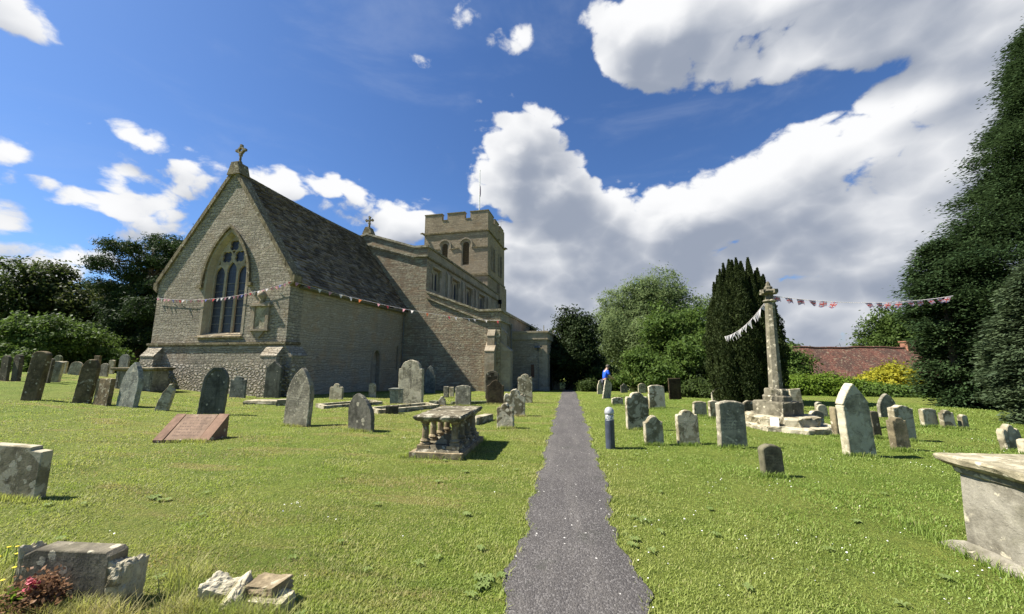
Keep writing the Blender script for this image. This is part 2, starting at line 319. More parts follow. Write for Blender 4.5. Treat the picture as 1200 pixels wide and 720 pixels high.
def masonry(name, colA, colB, mortar, bw=.34, bh=.16, warp=.06, bump=.8, lich=.25, rubble=0., stain=.4, rough_z=None, mort=.012, warm=.3):
    """coursed rubble: brick pattern bent by noise, every stone its own tone; faces pick their own projection."""
    m = NT(name); co = m.objco(False)
    mortar = tuple((a_+b_)*.5*.72 for a_, b_ in zip(colA, mortar))
    nor = m.n('ShaderNodeSeparateXYZ', i={0: m.n('ShaderNodeTexCoord').outputs['Normal']})
    isx = m.math('GREATER_THAN', m.math('ABSOLUTE', nor.outputs[0]), .7)
    p = m.n('ShaderNodeSeparateXYZ', i={0: co})
    u = m.n('ShaderNodeMix', data_type='FLOAT', i={0: isx, 2: p.outputs[0], 3: p.outputs[1]}).outputs[0]
    v2 = m.n('ShaderNodeCombineXYZ', i={0: u, 1: p.outputs[2], 2: 0.}).outputs[0]
    w1 = m.vm('SCALE', m.vm('SUBTRACT', m.noise(co, 1.3, 3, .6, 0, True), (.5,.5,.5)), sc=warp*3)
    w2 = m.vm('SCALE', m.vm('SUBTRACT', m.noise(co, 7., 3, .6, 0, True), (.5,.5,.5)), sc=warp)
    zz = m.noise(m.n('ShaderNodeCombineXYZ', i={0: 3.3, 1: 0., 2: m.math('MULTIPLY', p.outputs[2], 1.)}).outputs[0], 2.2, 3, .6)
    vv = m.vm('ADD', m.vm('ADD', v2, m.vm('ADD', w1, w2)), m.n('ShaderNodeCombineXYZ', i={0: m.math('MULTIPLY', zz, 1.7), 1: m.math('MULTIPLY', zz, .55)}).outputs[0])
    br = m.n('ShaderNodeTexBrick', offset=.5, offset_frequency=2, squash=.7, squash_frequency=3,
             i={'Vector': vv, 'Color1': (0,0,0,1), 'Color2': (1,1,1,1), 'Mortar': (.5,.5,.5,1), 'Scale': 1., 'Mortar Size': mort, 'Mortar Smooth': .9, 'Bias': 0., 'Brick Width': bw, 'Row Height': bh})
    br2 = m.n('ShaderNodeTexBrick', offset=.37, offset_frequency=2, squash=.6, squash_frequency=2,
             i={'Vector': m.vm('ADD', vv, (.13, .07, 0)), 'Color1': (0,0,0,1), 'Color2': (1,1,1,1), 'Mortar': (.5,.5,.5,1), 'Scale': 1., 'Mortar Size': mort*1.2, 'Mortar Smooth': .9, 'Bias': 0., 'Brick Width': bw*1.75, 'Row Height': bh*1.55})
    reg = m.ramp(m.noise(co, .85, 4, .6), .55, .58)
    tone = m.n('ShaderNodeMix', data_type='FLOAT', i={0: reg, 2: m.n('ShaderNodeSeparateColor', i={0: br.outputs['Color']}).outputs[0], 3: m.n('ShaderNodeSeparateColor', i={0: br2.outputs['Color']}).outputs[0]}).outputs[0]
    bfac = m.n('ShaderNodeMix', data_type='FLOAT', i={0: reg, 2: br.outputs['Fac'], 3: br2.outputs['Fac']}).outputs[0]
    n1 = m.noise(co, .55, 5, .6); n2 = m.noise(co, 5., 6, .65); n3 = m.noise(co, 30., 4, .7)
    c = m.mix(m.ramp(tone, .0, 1., 0, 1, False), colA, colB)
    c = m.mix(m.ramp(n2, .35, .7, 0, .45), c, tuple(x*.70 for x in colA))
    c = m.mix(bfac, c, mortar)
    c = m.mix(m.ramp(n1, .42, .66, 0, stain), c, tuple(x*.45 for x in colA))
    st = m.noise(m.n('ShaderNodeMapping', i={0: co, 3: (2.2, 2.2, .28)}).outputs[0], 1., 6, .65)
    c = m.mix(m.ramp(st, .52, .72, 0, stain), c, tuple(x*.35 for x in colA))
    c = m.mix(m.ramp(m.noise(co, 2.3, 7, .7, .5), .60, .68, 0, lich), c, (.42,.41,.35))
    c = m.mix(m.ramp(m.noise(co, .9, 5, .6, .3), .50, .66, 0, warm), c, (colA[0]*1.02, colA[1]*.84, colA[2]*.68))
    h = m.math('ADD', m.math('MULTIPLY', bfac, -.9), m.math('ADD', m.math('MULTIPLY', n2, .9), m.math('ADD', m.math('MULTIPLY', n3, .35), m.math('MULTIPLY', tone, .5))))
    if rubble:
        vo = m.n('ShaderNodeTexVoronoi', feature='DISTANCE_TO_EDGE', i={'Vector': m.vm('ADD', m.n('ShaderNodeMapping', i={0: co, 3: (4.6, 4.6, 7.5)}).outputs[0], m.vm('SCALE', w2, sc=8.)), 'Scale': 1.})
        e = m.ramp(vo.outputs['Distance'], .0, .30)
        gate = m.ramp(m.math('ADD', p.outputs[2], m.math('MULTIPLY', n1, .9)), 1.75, 2.05, 1, 0)
        c = m.mix(gate, c, m.mix(e, tuple(x*.85 for x in colA), m.mix(m.ramp(n2, .3, .7), colB, tuple(min(1, x*1.25) for x in colB))))
        h = m.math('ADD', m.math('MULTIPLY', h, m.math('SUBTRACT', 1., gate)), m.math('MULTIPLY', m.math('MULTIPLY', m.math('ADD', e, m.math('MULTIPLY', n2, .6)), gate), rubble))
    m.bsdf(c, .95, h, bump, .05, .1); return m.m

def leaf_mat(name, dark, light, trans=.35, spec=.12, rough=.6):
    m = NT(name)
    r = m.n('ShaderNodeAttribute', attribute_name='rnd').outputs['Fac']
    co = m.objco()
    n = m.noise(co, .9, 3, .6)
    f = m.math('ADD', m.math('MULTIPLY', r, .7), m.ramp(n, .3, .7, 0, .4), clamp=True)
    c = m.mix(f, dark, light)
    b = m.n('ShaderNodeBsdfPrincipled', i={'Base Color': c, 'Roughness': rough, 'Specular IOR Level': spec})
    t = m.n('ShaderNodeBsdfTranslucent', i={'Color': m.mix(.5, c, tuple(min(1, x*1.6) for x in light))})
    m.out(m.n('ShaderNodeMixShader', i={0: trans, 1: b.outputs[0], 2: t.outputs[0]}).outputs[0]); return m.m

M = {}
M['grey'] = stone_mat('grey_stone', (0.270,0.270,0.243), lich=.1, spots=.2)
M['greyl'] = stone_mat('light_grey_stone', (0.308,0.301,0.266), lich=.25, spots=.28, spotscale=16)
M['pale'] = stone_mat('pale_stone', (.36,.34,.28), (.17,.16,.12), lich=.4, spots=.25, streak=.3)
M['paled'] = stone_mat('pale_lichened_stone', (0.338,0.325,0.263), (0.138,0.131,0.100), lich=.25, spots=.3)
M['palew'] = stone_mat('pale_streaked_stone', (.37,.36,.31), (.16,.155,.125), lich=.5, spots=.25, streak=.75, spotscale=20)
M['dark'] = stone_mat('dark_stone', (0.115,0.108,0.089), lich=0., spots=.1, moss=.4)
M['darkedge'] = stone_mat('dark_buff_stone', (0.210,0.188,0.135), lich=.05, spots=.12, moss=.3)
M['darkspot'] = stone_mat('dark_spotted_stone', (0.160,0.162,0.151), lich=-.2, spots=.22, spotscale=7)
M['brown'] = stone_mat('brown_stone', (0.169,0.142,0.095), lich=-.1, spots=.12, moss=.45)
M['brownl'] = stone_mat('brown_lichened_stone', (0.238,0.196,0.133), lich=.15, spots=.3, moss=.3)
M['darkbrown'] = stone_mat('dark_brown_stone', (0.071,0.057,0.041), lich=-.4, spots=.03, moss=.3)
M['mossy'] = stone_mat('mossy_stone', (0.147,0.175,0.119), lich=-.1, spots=.1, moss=.5)
M['blue'] = stone_mat('blue_grey_stone', (0.175,0.196,0.199), lich=-.1, spots=.1, moss=.1)
M['bluespeck'] = stone_mat('speckled_blue_grey_stone', (0.270,0.304,0.297), (0.135,0.155,0.142), lich=.05, spots=.3, moss=.2, spotscale=24)
M['slate'] = stone_mat('dark_slate_stone', (0.128,0.138,0.128), lich=-.3, spots=.08, streak=.5, moss=.2, bump=.35)
M['lichen'] = stone_mat('lichened_stone', (0.256,0.240,0.183), (0.078,0.071,0.053), lich=.6, spots=.45, spotscale=9)
M['lichenp'] = stone_mat('pale_lichened_slab', (0.377,0.362,0.297), (0.123,0.116,0.094), lich=.6, spots=.42, spotscale=12)
M['lichenw'] = stone_mat('white_lichened_stone', (0.230,0.209,0.155), (0.068,0.061,0.046), lich=.7, spots=.6, white=(.58,.57,.52), spotscale=8)
M['plain'] = stone_mat('plain_dark_stone', (.13,.13,.10), (.09,.09,.07), lich=-.6, spots=.02, moss=.35, bump=.15, streak=.15)
M['tomb'] = stone_mat('tomb_limestone', (.29,.25,.185), (.12,.10,.072), lich=.12, spots=.28, streak=.35)
M['tombpale'] = stone_mat('pale_tomb_limestone', (.235,.235,.225), (.115,.112,.10), lich=.2, spots=.3, streak=.4)
M['tombdark'] = stone_mat('tomb_slab_lichen', (.17,.16,.13), (.045,.042,.034), lich=.18, spots=.42, spotscale=13, white=(.5,.5,.46))
M['pinktomb'] = stone_mat('red_granite', (.24,.165,.135), (.15,.10,.085), lich=-.5, spots=.05, streak=.15, moss=.08, bump=.2)
M['shaft'] = stone_mat('cross_shaft_stone', (.185,.18,.155), (.075,.072,.058), lich=.1, spots=.25, streak=.5, moss=.4)
for k_, v_ in (('greyl', dict(lich=.15, spots=.25, spotscale=16)), ('slate', dict(lich=-.3, spots=.08, streak=.5, moss=.2, bump=.35)), ('bluespeck', dict(lich=.05, spots=.3, moss=.2, spotscale=24)), ('plain', dict(lich=-.6, spots=.02, moss=.35, bump=.15, streak=.15)), ('palew', dict(lich=.45, spots=.25, streak=.75, spotscale=20)), ('blue', dict(lich=-.1, spots=.1, moss=.1)), ('darkbrown', dict(lich=-.4, spots=.03, moss=.3))):
    STONE_ARGS[k_] = (dict(greyl=(.31,.30,.265), slate=(.128,.138,.128), bluespeck=(.27,.304,.297), plain=(.13,.13,.10), palew=(.37,.36,.31), blue=(.175,.196,.199), darkbrown=(.071,.058,.041))[k_], v_)
M['letterpanel'] = lettered('lettered_grey_stone', (.20,.19,.165), 'x', 4, -.24, .22, .12, .34, lich=.0, spots=.22)
M['letterdesk'] = lettered('lettered_red_granite', (.25,.185,.155), 'x', 7, -.27, .29, .10, .46, dark=(.17,.125,.105), lich=-.3, spots=.1, streak=.15, moss=.08, bump=.2)
M['wallE'] = masonry('gable_rubble_stone', (0.293,0.255,0.190), (0.431,0.385,0.293), (0.230,0.198,0.144), .28, .125, .075, 1.05, .36, rubble=1.6, stain=0.28)
M['wallN'] = masonry('side_rubble_render', (.38,.315,.22), (.45,.385,.285), (.36,.30,.215), .26, .12, .09, .8, .35, stain=0.18, warm=.55)
M['wallA'] = masonry('aisle_rubble_stone', (0.291,0.222,0.150), (0.450,0.414,0.291), (0.207,0.160,0.109), .30, .125, .05, 1., .22, stain=0.22)
M['wallT'] = masonry('tower_rubble_stone', (0.295,0.237,0.159), (0.433,0.351,0.240), (0.221,0.178,0.122), .36, .15, .06, .9, .15, stain=0.28)
M['ashlar'] = masonry('ashlar_stone', (.34,.288,.205), (.42,.362,.265), (.26,.215,.15), .7, .33, .008, .45, .3, stain=.42, mort=.006, warm=.3)
M['wallP'] = masonry('porch_rubble_stone', (.33,.278,.198), (.45,.39,.29), (.26,.215,.15), .30, .125, .06, .9, .3, stain=.2)
M['ashlarg'] = masonry('grey_ashlar_stone', (.30,.252,.180), (.37,.318,.232), (.22,.182,.128), .7, .33, .008, .5, .3, stain=.5, mort=.006, warm=.3)
M['coping'] = stone_mat('coping_stone', (0.312,0.288,0.228), (0.120,0.108,0.084), lich=.45, spots=.3, streak=.3)
M['copdark'] = stone_mat('weathered_coping_stone', (0.221,0.195,0.137), (0.091,0.078,0.055), lich=.05, spots=.2, streak=.4)
M['metal'] = simple('grey_painted_metal', (.045,.055,.075), .42, .5)
M['alu'] = simple('cast_aluminium', (.42,.42,.41), .38, .5, .3, .1)
M['white'] = simple('white_paint', (.72,.71,.68), .6)
M['lead'] = simple('lead_pipe', (.16,.155,.14), .6, .3)
M['black'] = simple('dark_void', (.012,.012,.012), .9, .1)
M['wood'] = simple('bark', (.10,.078,.055), .95, .1, 0, .45, 12)
M['paper'] = simple('white_paper', (.78,.74,.76), .8, .1, 0, .04)

# ---------------------------------------------------------------- camera
cam = bpy.data.cameras.new('camera'); co_ = bpy.data.objects.new('camera', cam); COL.objects.link(co_)
cam.sensor_width = 36; cam.lens = 36 * 433 / 1200; cam.clip_end = 3000; cam.clip_start = .05
YAW, PITCH = D2R(8.573), D2R(8.279)
co_.location = (0, 0, 1.65); co_.rotation_euler = (PI/2 + PITCH, 0, YAW); SC.camera = co_

# ---------------------------------------------------------------- sun and sky
SUN_EL = D2R(50); SHD = D2R(7)
sdir = Vector((-math.cos(SHD)*math.cos(SUN_EL), -math.sin(SHD)*math.cos(SUN_EL), math.sin(SUN_EL)))   # towards the sun
sl = bpy.data.lights.new('sun', 'SUN'); sl.energy = 5.0; sl.angle = D2R(.53); sl.color = (1, .945, .86)
so = bpy.data.objects.new('sun', sl); COL.objects.link(so); so.rotation_euler = sdir.to_track_quat('Z', 'Y').to_euler(); so.location = (0, 0, 60)

W_ = bpy.data.worlds.new('World'); SC.world = W_; W_.use_nodes = True
w = NT.__new__(NT); w.m = None; w.t = W_.node_tree; w.t.nodes.clear()
sky = w.n('ShaderNodeTexSky', sky_type='NISHITA', sun_disc=False)
sky.sun_elevation = SUN_EL; sky.sun_rotation = math.atan2(sdir.x, sdir.y); sky.altitude = 100; sky.air_density = 1.0; sky.dust_density = .6; sky.ozone_density = 2.5
dirv = w.n('ShaderNodeTexCoord').outputs['Generated']
def cloud_field(dv):
    """how much cloud lies in this direction of the sky: cumulus banks by azimuth and elevation, broken up by billowing noise"""
    s = w.n('ShaderNodeSeparateXYZ', i={0: dv})
    az = w.math('ARCTAN2', s.outputs[0], s.outputs[1]); el = w.math('ARCSINE', s.outputs[2])
    p = w.n('ShaderNodeCombineXYZ', i={0: az, 1: el}).outputs[0]
    tot = None
    for a, e, ra, re, am in CLOUDS:
        q = w.vm('MULTIPLY', w.vm('SUBTRACT', p, (a, e, 0)), (1/ra, 1/re, 0))
        b = w.math('MULTIPLY', w.math('EXPONENT', w.math('MULTIPLY', w.vm('DOT_PRODUCT', q, q), -.9)), am)
        tot = b if tot is None else w.math('ADD', tot, b)
    return tot
def billow(dv):
    s = w.n('ShaderNodeMapping', i={0: dv, 3: (1, 1, 1.5)}).outputs[0]
    warp = w.vm('ADD', s, w.vm('SCALE', w.vm('SUBTRACT', w.noise(s, 6, 3, .6, 0, True), (.5,.5,.5)), sc=.07))
    a = w.noise(warp, 5.0, 8, .60); soft = w.noise(warp, 5.0, 2, .5)
    v1 = w.n('ShaderNodeTexVoronoi', feature='F1', i={'Vector': warp, 'Scale': 11.}).outputs['Distance']
    v2 = w.n('ShaderNodeTexVoronoi', feature='F1', i={'Vector': warp, 'Scale': 27.}).outputs['Distance']
    v1 = w.math('MULTIPLY', v1, v1); v2 = w.math('MULTIPLY', v2, v2)
    cell = w.math('ADD', w.math('MULTIPLY', w.math('SUBTRACT', v1, .25), .26), w.math('MULTIPLY', w.math('SUBTRACT', v2, .25), .14))
    return w.math('SUBTRACT', a, cell), w.math('SUBTRACT', soft, w.math('MULTIPLY', w.math('SUBTRACT', v1, .25), .24))
lightdir = Vector((sdir.x, sdir.y, sdir.z + .55)).normalized()
def cloud_field_at(dv): return w.math('MINIMUM', cloud_field(dv), 1.32)
d1 = w.vm('NORMALIZE', w.vm('ADD', dirv, tuple(x*.075 for x in lightdir)))
F0 = cloud_field_at(dirv); F1 = cloud_field_at(d1)
b0, s0 = billow(dirv); _, s1 = billow(d1)
dens = w.math('ADD', F0, w.math('MULTIPLY', w.math('SUBTRACT', b0, .47), 3.0))
soft0 = w.math('ADD', F0, w.math('MULTIPLY', w.math('SUBTRACT', s0, .47), 2.2))
soft1 = w.math('ADD', F1, w.math('MULTIPLY', w.math('SUBTRACT', s1, .47), 2.2))
alpha = w.ramp(dens, .50, .84)
rel = w.math('SUBTRACT', soft0, soft1)
thick = w.ramp(w.math('ADD', dens, w.math('MULTIPLY', w.math('SUBTRACT', w.noise(dirv, 2.6, 4, .55), .5), 1.2)), .7, 1.7)
fine = w.math('MULTIPLY', w.math('SUBTRACT', b0, s0), 1.1)
lit = w.ramp(w.math('ADD', w.math('SUBTRACT', w.math('MULTIPLY', rel, 1.5), w.math('MULTIPLY', thick, .85)), w.math('MULTIPLY', fine, 2.1)), -1.15, .95)
ccol = w.mix(lit, (1.30, 1.48, 1.85), (3.9, 3.92, 3.96))
blue = w.mix(1., sky.outputs[0], (.30, .415, .575), 'MULTIPLY')
thin = w.math('MULTIPLY', w.ramp(w.noise(w.n('ShaderNodeMapping', i={0: dirv, 3: (1, 1, 3.)}).outputs[0], 2.4, 6, .6, .6), .5, .85), .22)
blue = w.mix(thin, blue, (2.4, 2.7, 3.3))
skyc = w.mix(alpha, blue, ccol)
bg = w.n('ShaderNodeBackground', i={0: skyc, 1: .10})
w.n('ShaderNodeOutputWorld', i={0: bg.outputs[0]})

vs = SC.view_settings; vs.view_transform = 'Standard'; vs.look = 'None'; vs.exposure = 1.34; vs.gamma = 1; vs.use_curve_mapping = False

# ---------------------------------------------------------------- ground
def grass_ground():
    m = NT('lawn_soil_and_turf'); co = m.n('ShaderNodeTexCoord').outputs['Object']
    n0 = m.noise(co, .22, 5, .6); n1 = m.noise(co, 1.4, 6, .62); n2 = m.noise(co, 14., 5, .7); n3 = m.noise(co, 70., 3, .7)
    c = m.mix(m.ramp(n1, .35, .65), (.135,.190,.026), (.225,.275,.050))
    c = m.mix(m.ramp(n0, .40, .62, 0, .6), c, (.26,.255,.066))
    c = m.mix(m.ramp(n2, .35, .7, 0, .6), c, (.080,.125,.022))
    sx = m.n('ShaderNodeMapping', i={0: co, 3: (.35, 1.9, 1)}).outputs[0]
    dry = m.ramp(m.noise(sx, .8, 5, .62, .3), .54, .66, 0, .75)
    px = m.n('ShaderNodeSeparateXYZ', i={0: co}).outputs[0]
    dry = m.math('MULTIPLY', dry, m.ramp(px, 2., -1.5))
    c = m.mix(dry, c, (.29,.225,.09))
    c = m.mix(m.ramp(n3, .35, .65, 0, .55), c, (.065,.095,.018))
    h = m.math('ADD', n2, m.math('MULTIPLY', n3, .6))
    m.bsdf(c, .9, h, 1., .08, .1); return m.m
M['lawn'] = grass_ground()
def axis(lo, hi, near, step, far):
    a = list(np.arange(-near, near + 1e-6, step)); x = near; s = step
    while x < far: s *= 1.25; x += s; a = [-x] + a + [x]
    return np.array(a)
xs = axis(0, 0, 36, .4, 900); ys = axis(0, 0, 36, .4, 900); 
def small_bumps(X, Y):
    k = np.clip((np.abs(X) - .9) / 1.5, 0, 1)
    return k * (.022*np.sin(X*1.7 + 1.3*np.sin(Y*.9)) * np.sin(Y*1.9 + .7) + .012*np.sin(X*3.9+Y*2.7))
GX, GY = np.meshgrid(xs, ys)
GZ = ground_h(GX, GY) + small_bumps(GX, GY) * (np.abs(GX) < 36) * (np.abs(GY) < 36)
V = np.stack([GX.ravel(), GY.ravel(), GZ.ravel()], 1)
nx_, ny_ = len(xs), len(ys); I = np.arange((nx_) * (ny_)).reshape(ny_, nx_)
F = np.stack([I[:-1, :-1].ravel(), I[:-1, 1:].ravel(), I[1:, 1:].ravel(), I[1:, :-1].ravel()], 1)
g_ = link('ground', np_mesh('ground', V, F, smooth=True), M['lawn']); tag(g_, kind='structure')
def surf(x, y): return gz(x, y) + float(small_bumps(np.float64(x), np.float64(y)))

# ---------------------------------------------------------------- path
_vt = np.random.default_rng(77).uniform(-1, 1, 4096)
def vn(y, f, sd):
    q = np.asarray(y, float)*f + sd*311.7 + 400; i0 = np.floor(q).astype(int); t = q - i0; t = t*t*(3 - 2*t)
    return _vt[i0 % 4096]*(1 - t) + _vt[(i0 + 1) % 4096]*t
def path_edges(y):
    l = -.465 + .02*np.sin(y*2.3) + .03*np.sin(y*5.1+1) + .02*np.sin(y*11.7) ; r = .455 + .02*np.sin(y*1.9+2) + .035*np.sin(y*4.7) + .02*np.sin(y*13.1)
    r = r - .07*np.exp(-((y-4.25)/.35)**2) + .06*np.exp(-((y-5.0)/.4)**2) + .03*np.exp(-((y-3.2)/.4)**2)
    l = l - .05*np.exp(-((y-3.2)/.5)**2)
    l = l + .014*vn(y, 7., 1) + .010*vn(y, 17., 2) + .008*vn(y, 41., 3)
    r = r + .014*vn(y, 6., 4) + .010*vn(y, 15., 5) + .008*vn(y, 39., 6)
    return l, r
def tarmac():
    m = NT('worn_tarmac'); co = m.n('ShaderNodeTexCoord').outputs['Object']
    n1 = m.noise(co, 1.1, 5, .6); n2 = m.noise(co, 28., 4, .7); n3 = m.noise(co, 160., 2, .6)
    c = m.mix(m.ramp(n1, .35, .65), (.060,.055,.051), (.084,.077,.071))
    c = m.mix(m.ramp(n2, .35, .7, 0, .5), c, (.055,.051,.049))
    wx = m.n('ShaderNodeMapping', i={0: co, 3: (3.2, .35, 1)}).outputs[0]
    c = m.mix(m.ramp(m.noise(wx, 1., 5, .65), .45, .65, 0, .55), c, (.125,.115,.102))
    c = m.mix(m.ramp(m.noise(co, 2.1, 6, .7, .5), .56, .66, 0, .5), c, (.050,.052,.040))
    vo = m.n('ShaderNodeTexVoronoi', feature='F1', i={'Vector': co, 'Scale': 75.})
    chip = m.n('ShaderNodeSeparateColor', i={0: vo.outputs['Color']})
    c = m.mix(m.ramp(chip.outputs[0], .55, 1., 0, .55), c, (.18,.17,.16))
    c = m.mix(m.ramp(chip.outputs[1], .5, 1., 0, .5), c, (.035,.032,.033))
    vb = m.n('ShaderNodeTexVoronoi', feature='F1', i={'Vector': co, 'Scale': 15.})
    cb = m.n('ShaderNodeSeparateColor', i={0: vb.outputs['Color']})
    c = m.mix(m.math('MULTIPLY', m.ramp(vb.outputs['Distance'], .10, .16, 1, 0), m.ramp(cb.outputs[0], .86, .9)), c, (.55,.53,.48))
    h = m.math('ADD', m.math('MULTIPLY', vo.outputs['Distance'], -.8), m.math('MULTIPLY', n2, .8))
    m.bsdf(c, .88, h, .8, .012, .25); return m.m
M['tarmac'] = tarmac()
py = np.concatenate([np.arange(-3, 9, .025), np.arange(9, 46, .1)])
rows = []
for y in py:
    l, r = path_edges(y); xr = np.linspace(l, r, 9)
    rows.append([(x, y, gz(x, y) + .012 + .012*(1 - (2*(x-l)/(r-l)-1)**2)) for x in xr])
V = np.array(rows).reshape(-1, 3); I = np.arange(len(V)).reshape(len(py), 9)
F = np.stack([I[:-1, :-1].ravel(), I[:-1, 1:].ravel(), I[1:, 1:].ravel(), I[1:, :-1].ravel()], 1)
pth = link('path', np_mesh('path', V, F, smooth=True), M['tarmac']); tag(pth, kind='structure')

# ---------------------------------------------------------------- grass blades
def blades(x, y, h, wd, rng, lean=.6):
    n = len(x); z = ground_h(x, y) + small_bumps(x, y) - .004
    a = rng.uniform(0, 2*PI, n); l = rng.uniform(.1, lean, n) * h
    b = np.stack([x, y, z], 1); sd = np.stack([np.cos(a), np.sin(a), 0*a], 1)
    fw = np.stack([-np.sin(a), np.cos(a), 0*a], 1) ; up = np.array([0, 0, 1.])
    tip = b + fw * l[:, None] + up * h[:, None]
    mid = b + fw * (l*.35)[:, None] + up * (h*.6)[:, None]
    V = np.stack([b - sd*wd[:, None]/2, b + sd*wd[:, None]/2, mid + sd*wd[:, None]*.36, tip, mid - sd*wd[:, None]*.36], 1).reshape(-1, 3)
    o = np.arange(n)[:, None] * 5
    F = np.concatenate([o + np.array([0, 1, 2, 4]), o + np.array([4, 2, 3, 3])], 1)
    return V, o
def blade_mesh(name, x, y, h, wd, rng, mat, rnd=None, lean=.6):
    V, o = blades(x, y, h, wd, rng, lean); n = len(x)
    T = np.concatenate([o + np.array([0, 1, 2]), o + np.array([0, 2, 4]), o + np.array([4, 2, 3])], 1).reshape(-1, 3)
    r = rng.random(n) if rnd is None else rnd
    return link(name, np_mesh(name, V, T, np.repeat(r, 3)), mat)
def grass_mat():
    m = NT('grass_blades'); r = m.n('ShaderNodeAttribute', attribute_name='rnd').outputs['Fac']
    co = m.n('ShaderNodeTexCoord').outputs['Object']
    n0 = m.noise(co, .30, 5, .6); n1 = m.noise(co, 1.6, 5, .6)
    px = m.n('ShaderNodeSeparateXYZ', i={0: co}).outputs[0]
    c = m.mix(r, (.200,.268,.044), (.290,.352,.076))
    c = m.mix(m.ramp(n0, .38, .62, 0, .55), c, (.345,.320,.115))
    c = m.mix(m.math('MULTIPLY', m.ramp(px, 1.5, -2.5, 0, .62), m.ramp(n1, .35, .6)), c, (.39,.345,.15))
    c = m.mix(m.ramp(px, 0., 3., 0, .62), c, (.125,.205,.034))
    sx = m.n('ShaderNodeMapping', i={0: co, 3: (.30, 1.7, 1)}).outputs[0]
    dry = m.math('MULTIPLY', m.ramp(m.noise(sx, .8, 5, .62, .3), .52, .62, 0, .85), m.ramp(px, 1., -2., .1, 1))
    c = m.mix(dry, c, (.34,.265,.125))
    c = m.mix(m.ramp(m.noise(sx, 1.9, 4, .6, .2), .52, .62, 0, .4), c, (.10,.150,.028))
    c = m.mix(m.ramp(r, .93, .96, 0, .7), c, (.40,.36,.17))
    b = m.n('ShaderNodeBsdfPrincipled', i={'Base Color': c, 'Roughness': .6, 'Specular IOR Level': .25})
    t = m.n('ShaderNodeBsdfTranslucent', i={'Color': m.mix(1., c, (1.3,1.5,.9), 'MULTIPLY')})
    m.out(m.n('ShaderNodeMixShader', i={0: .35, 1: b.outputs[0], 2: t.outputs[0]}).outputs[0]); return m.m
M['grass'] = grass_mat()
def scatter_grass(n, r0, r1, rng):
    """denser towards the viewer: uniform in log distance"""
    r = r0 * (r1/r0) ** rng.random(n); a = rng.uniform(D2R(-72), D2R(64), n)
    x = np.sin(a)*r; y = np.cos(a)*r
    l, rr = path_edges(y); on = (x > l + .03*rng.standard_normal(n)) & (x < rr + .03*rng.standard_normal(n))
    k = (~on) & (y > .4)
    return x[k], y[k], r[k]
rg = np.random.default_rng(11)
x, y, r = scatter_grass(640000, 1.3, 22, rg)
pn = np.sin(x*2.3+np.sin(y*1.7))*np.sin(y*2.9+np.cos(x*1.3)); 
h = (.014 + .018*rg.random(len(x))**1.5) * (1 + .25*pn) * np.clip(.8 + r*.02, .8, 1.2)
blade_o = blade_mesh('grass', x, y, h, .0028 + .0010*r, rg, M['grass'], lean=1.5); tag(blade_o, kind='stuff')

# ---------------------------------------------------------------- church
PX, PY = -13.26, 15.81
CH = empty('church', (PX, PY, 0), -D2R(4), label='old stone parish church with steep slate chancel roof and battlemented tower', cat='church')
CROT = Matrix.Rotation(-D2R(4), 4, 'Z')
def c2w(x, y, z=0): return Matrix.Translation((PX, PY, 0)) @ CROT @ Vector((x, y, z))

def arch(xc, hw, zs, za, z0, n=12):
    """pointed arch outline, counter-clockwise from bottom left"""
    rise = za - zs; R = (hw*hw + rise*rise) / (2*hw); cx = R - hw
    th = math.atan2(rise, cx) if cx > 1e-6 else PI/2
    right = [(xc - cx + R*math.cos(th*i/n), zs + R*math.sin(th*i/n)) for i in range(n)]      # from right spring up
    left = [(xc + cx - R*math.cos(th*i/n), zs + R*math.sin(th*i/n)) for i in range(n)]
    return [(xc - hw, z0), (xc + hw, z0)] + right + [(xc, za)] + left[::-1]
def rarch(xc, hw, zs, z0, n=14):
    return [(xc - hw, z0), (xc + hw, z0)] + [(xc + hw*math.cos(PI*i/n), zs + hw*math.sin(PI*i/n)) for i in range(n + 1)]
def inset_path(pts, d):
    """offset closed polyline inward"""
    out = []; n = len(pts); A = sum(pts[i][0]*pts[(i+1) % n][1] - pts[(i+1) % n][0]*pts[i][1] for i in range(n)); sg = 1 if A > 0 else -1
    for i in range(n):
        a, b, c = Vector(pts[i-1]), Vector(pts[i]), Vector(pts[(i+1) % n])
        e1, e2 = (b-a), (c-b)
        if e1.length < 1e-6: e1 = e2
        if e2.length < 1e-6: e2 = e1
        e1 = e1.normalized(); e2 = e2.normalized()
        nn = (Vector((-e1.y, e1.x)) + Vector((-e2.y, e2.x))) * sg
        nn = nn.normalized() if nn.length > 1e-6 else Vector((-e1.y, e1.x))*sg
        k = max(.35, nn.dot(Vector((-e1.y, e1.x))*sg))
        out.append((b.x + nn.x*d/k, b.y + nn.y*d/k))
    return out
def ribbon(mb, line, w, c0, c1, plane='xz', up=True):
    """band of height w following an open polyline"""
    lo = list(line); hi = [(p[0], p[1] + w) for p in line]
    for i in range(len(line) - 1):
        mb.poly([lo[i], lo[i+1], hi[i+1], hi[i]], [], c0, c1, plane)

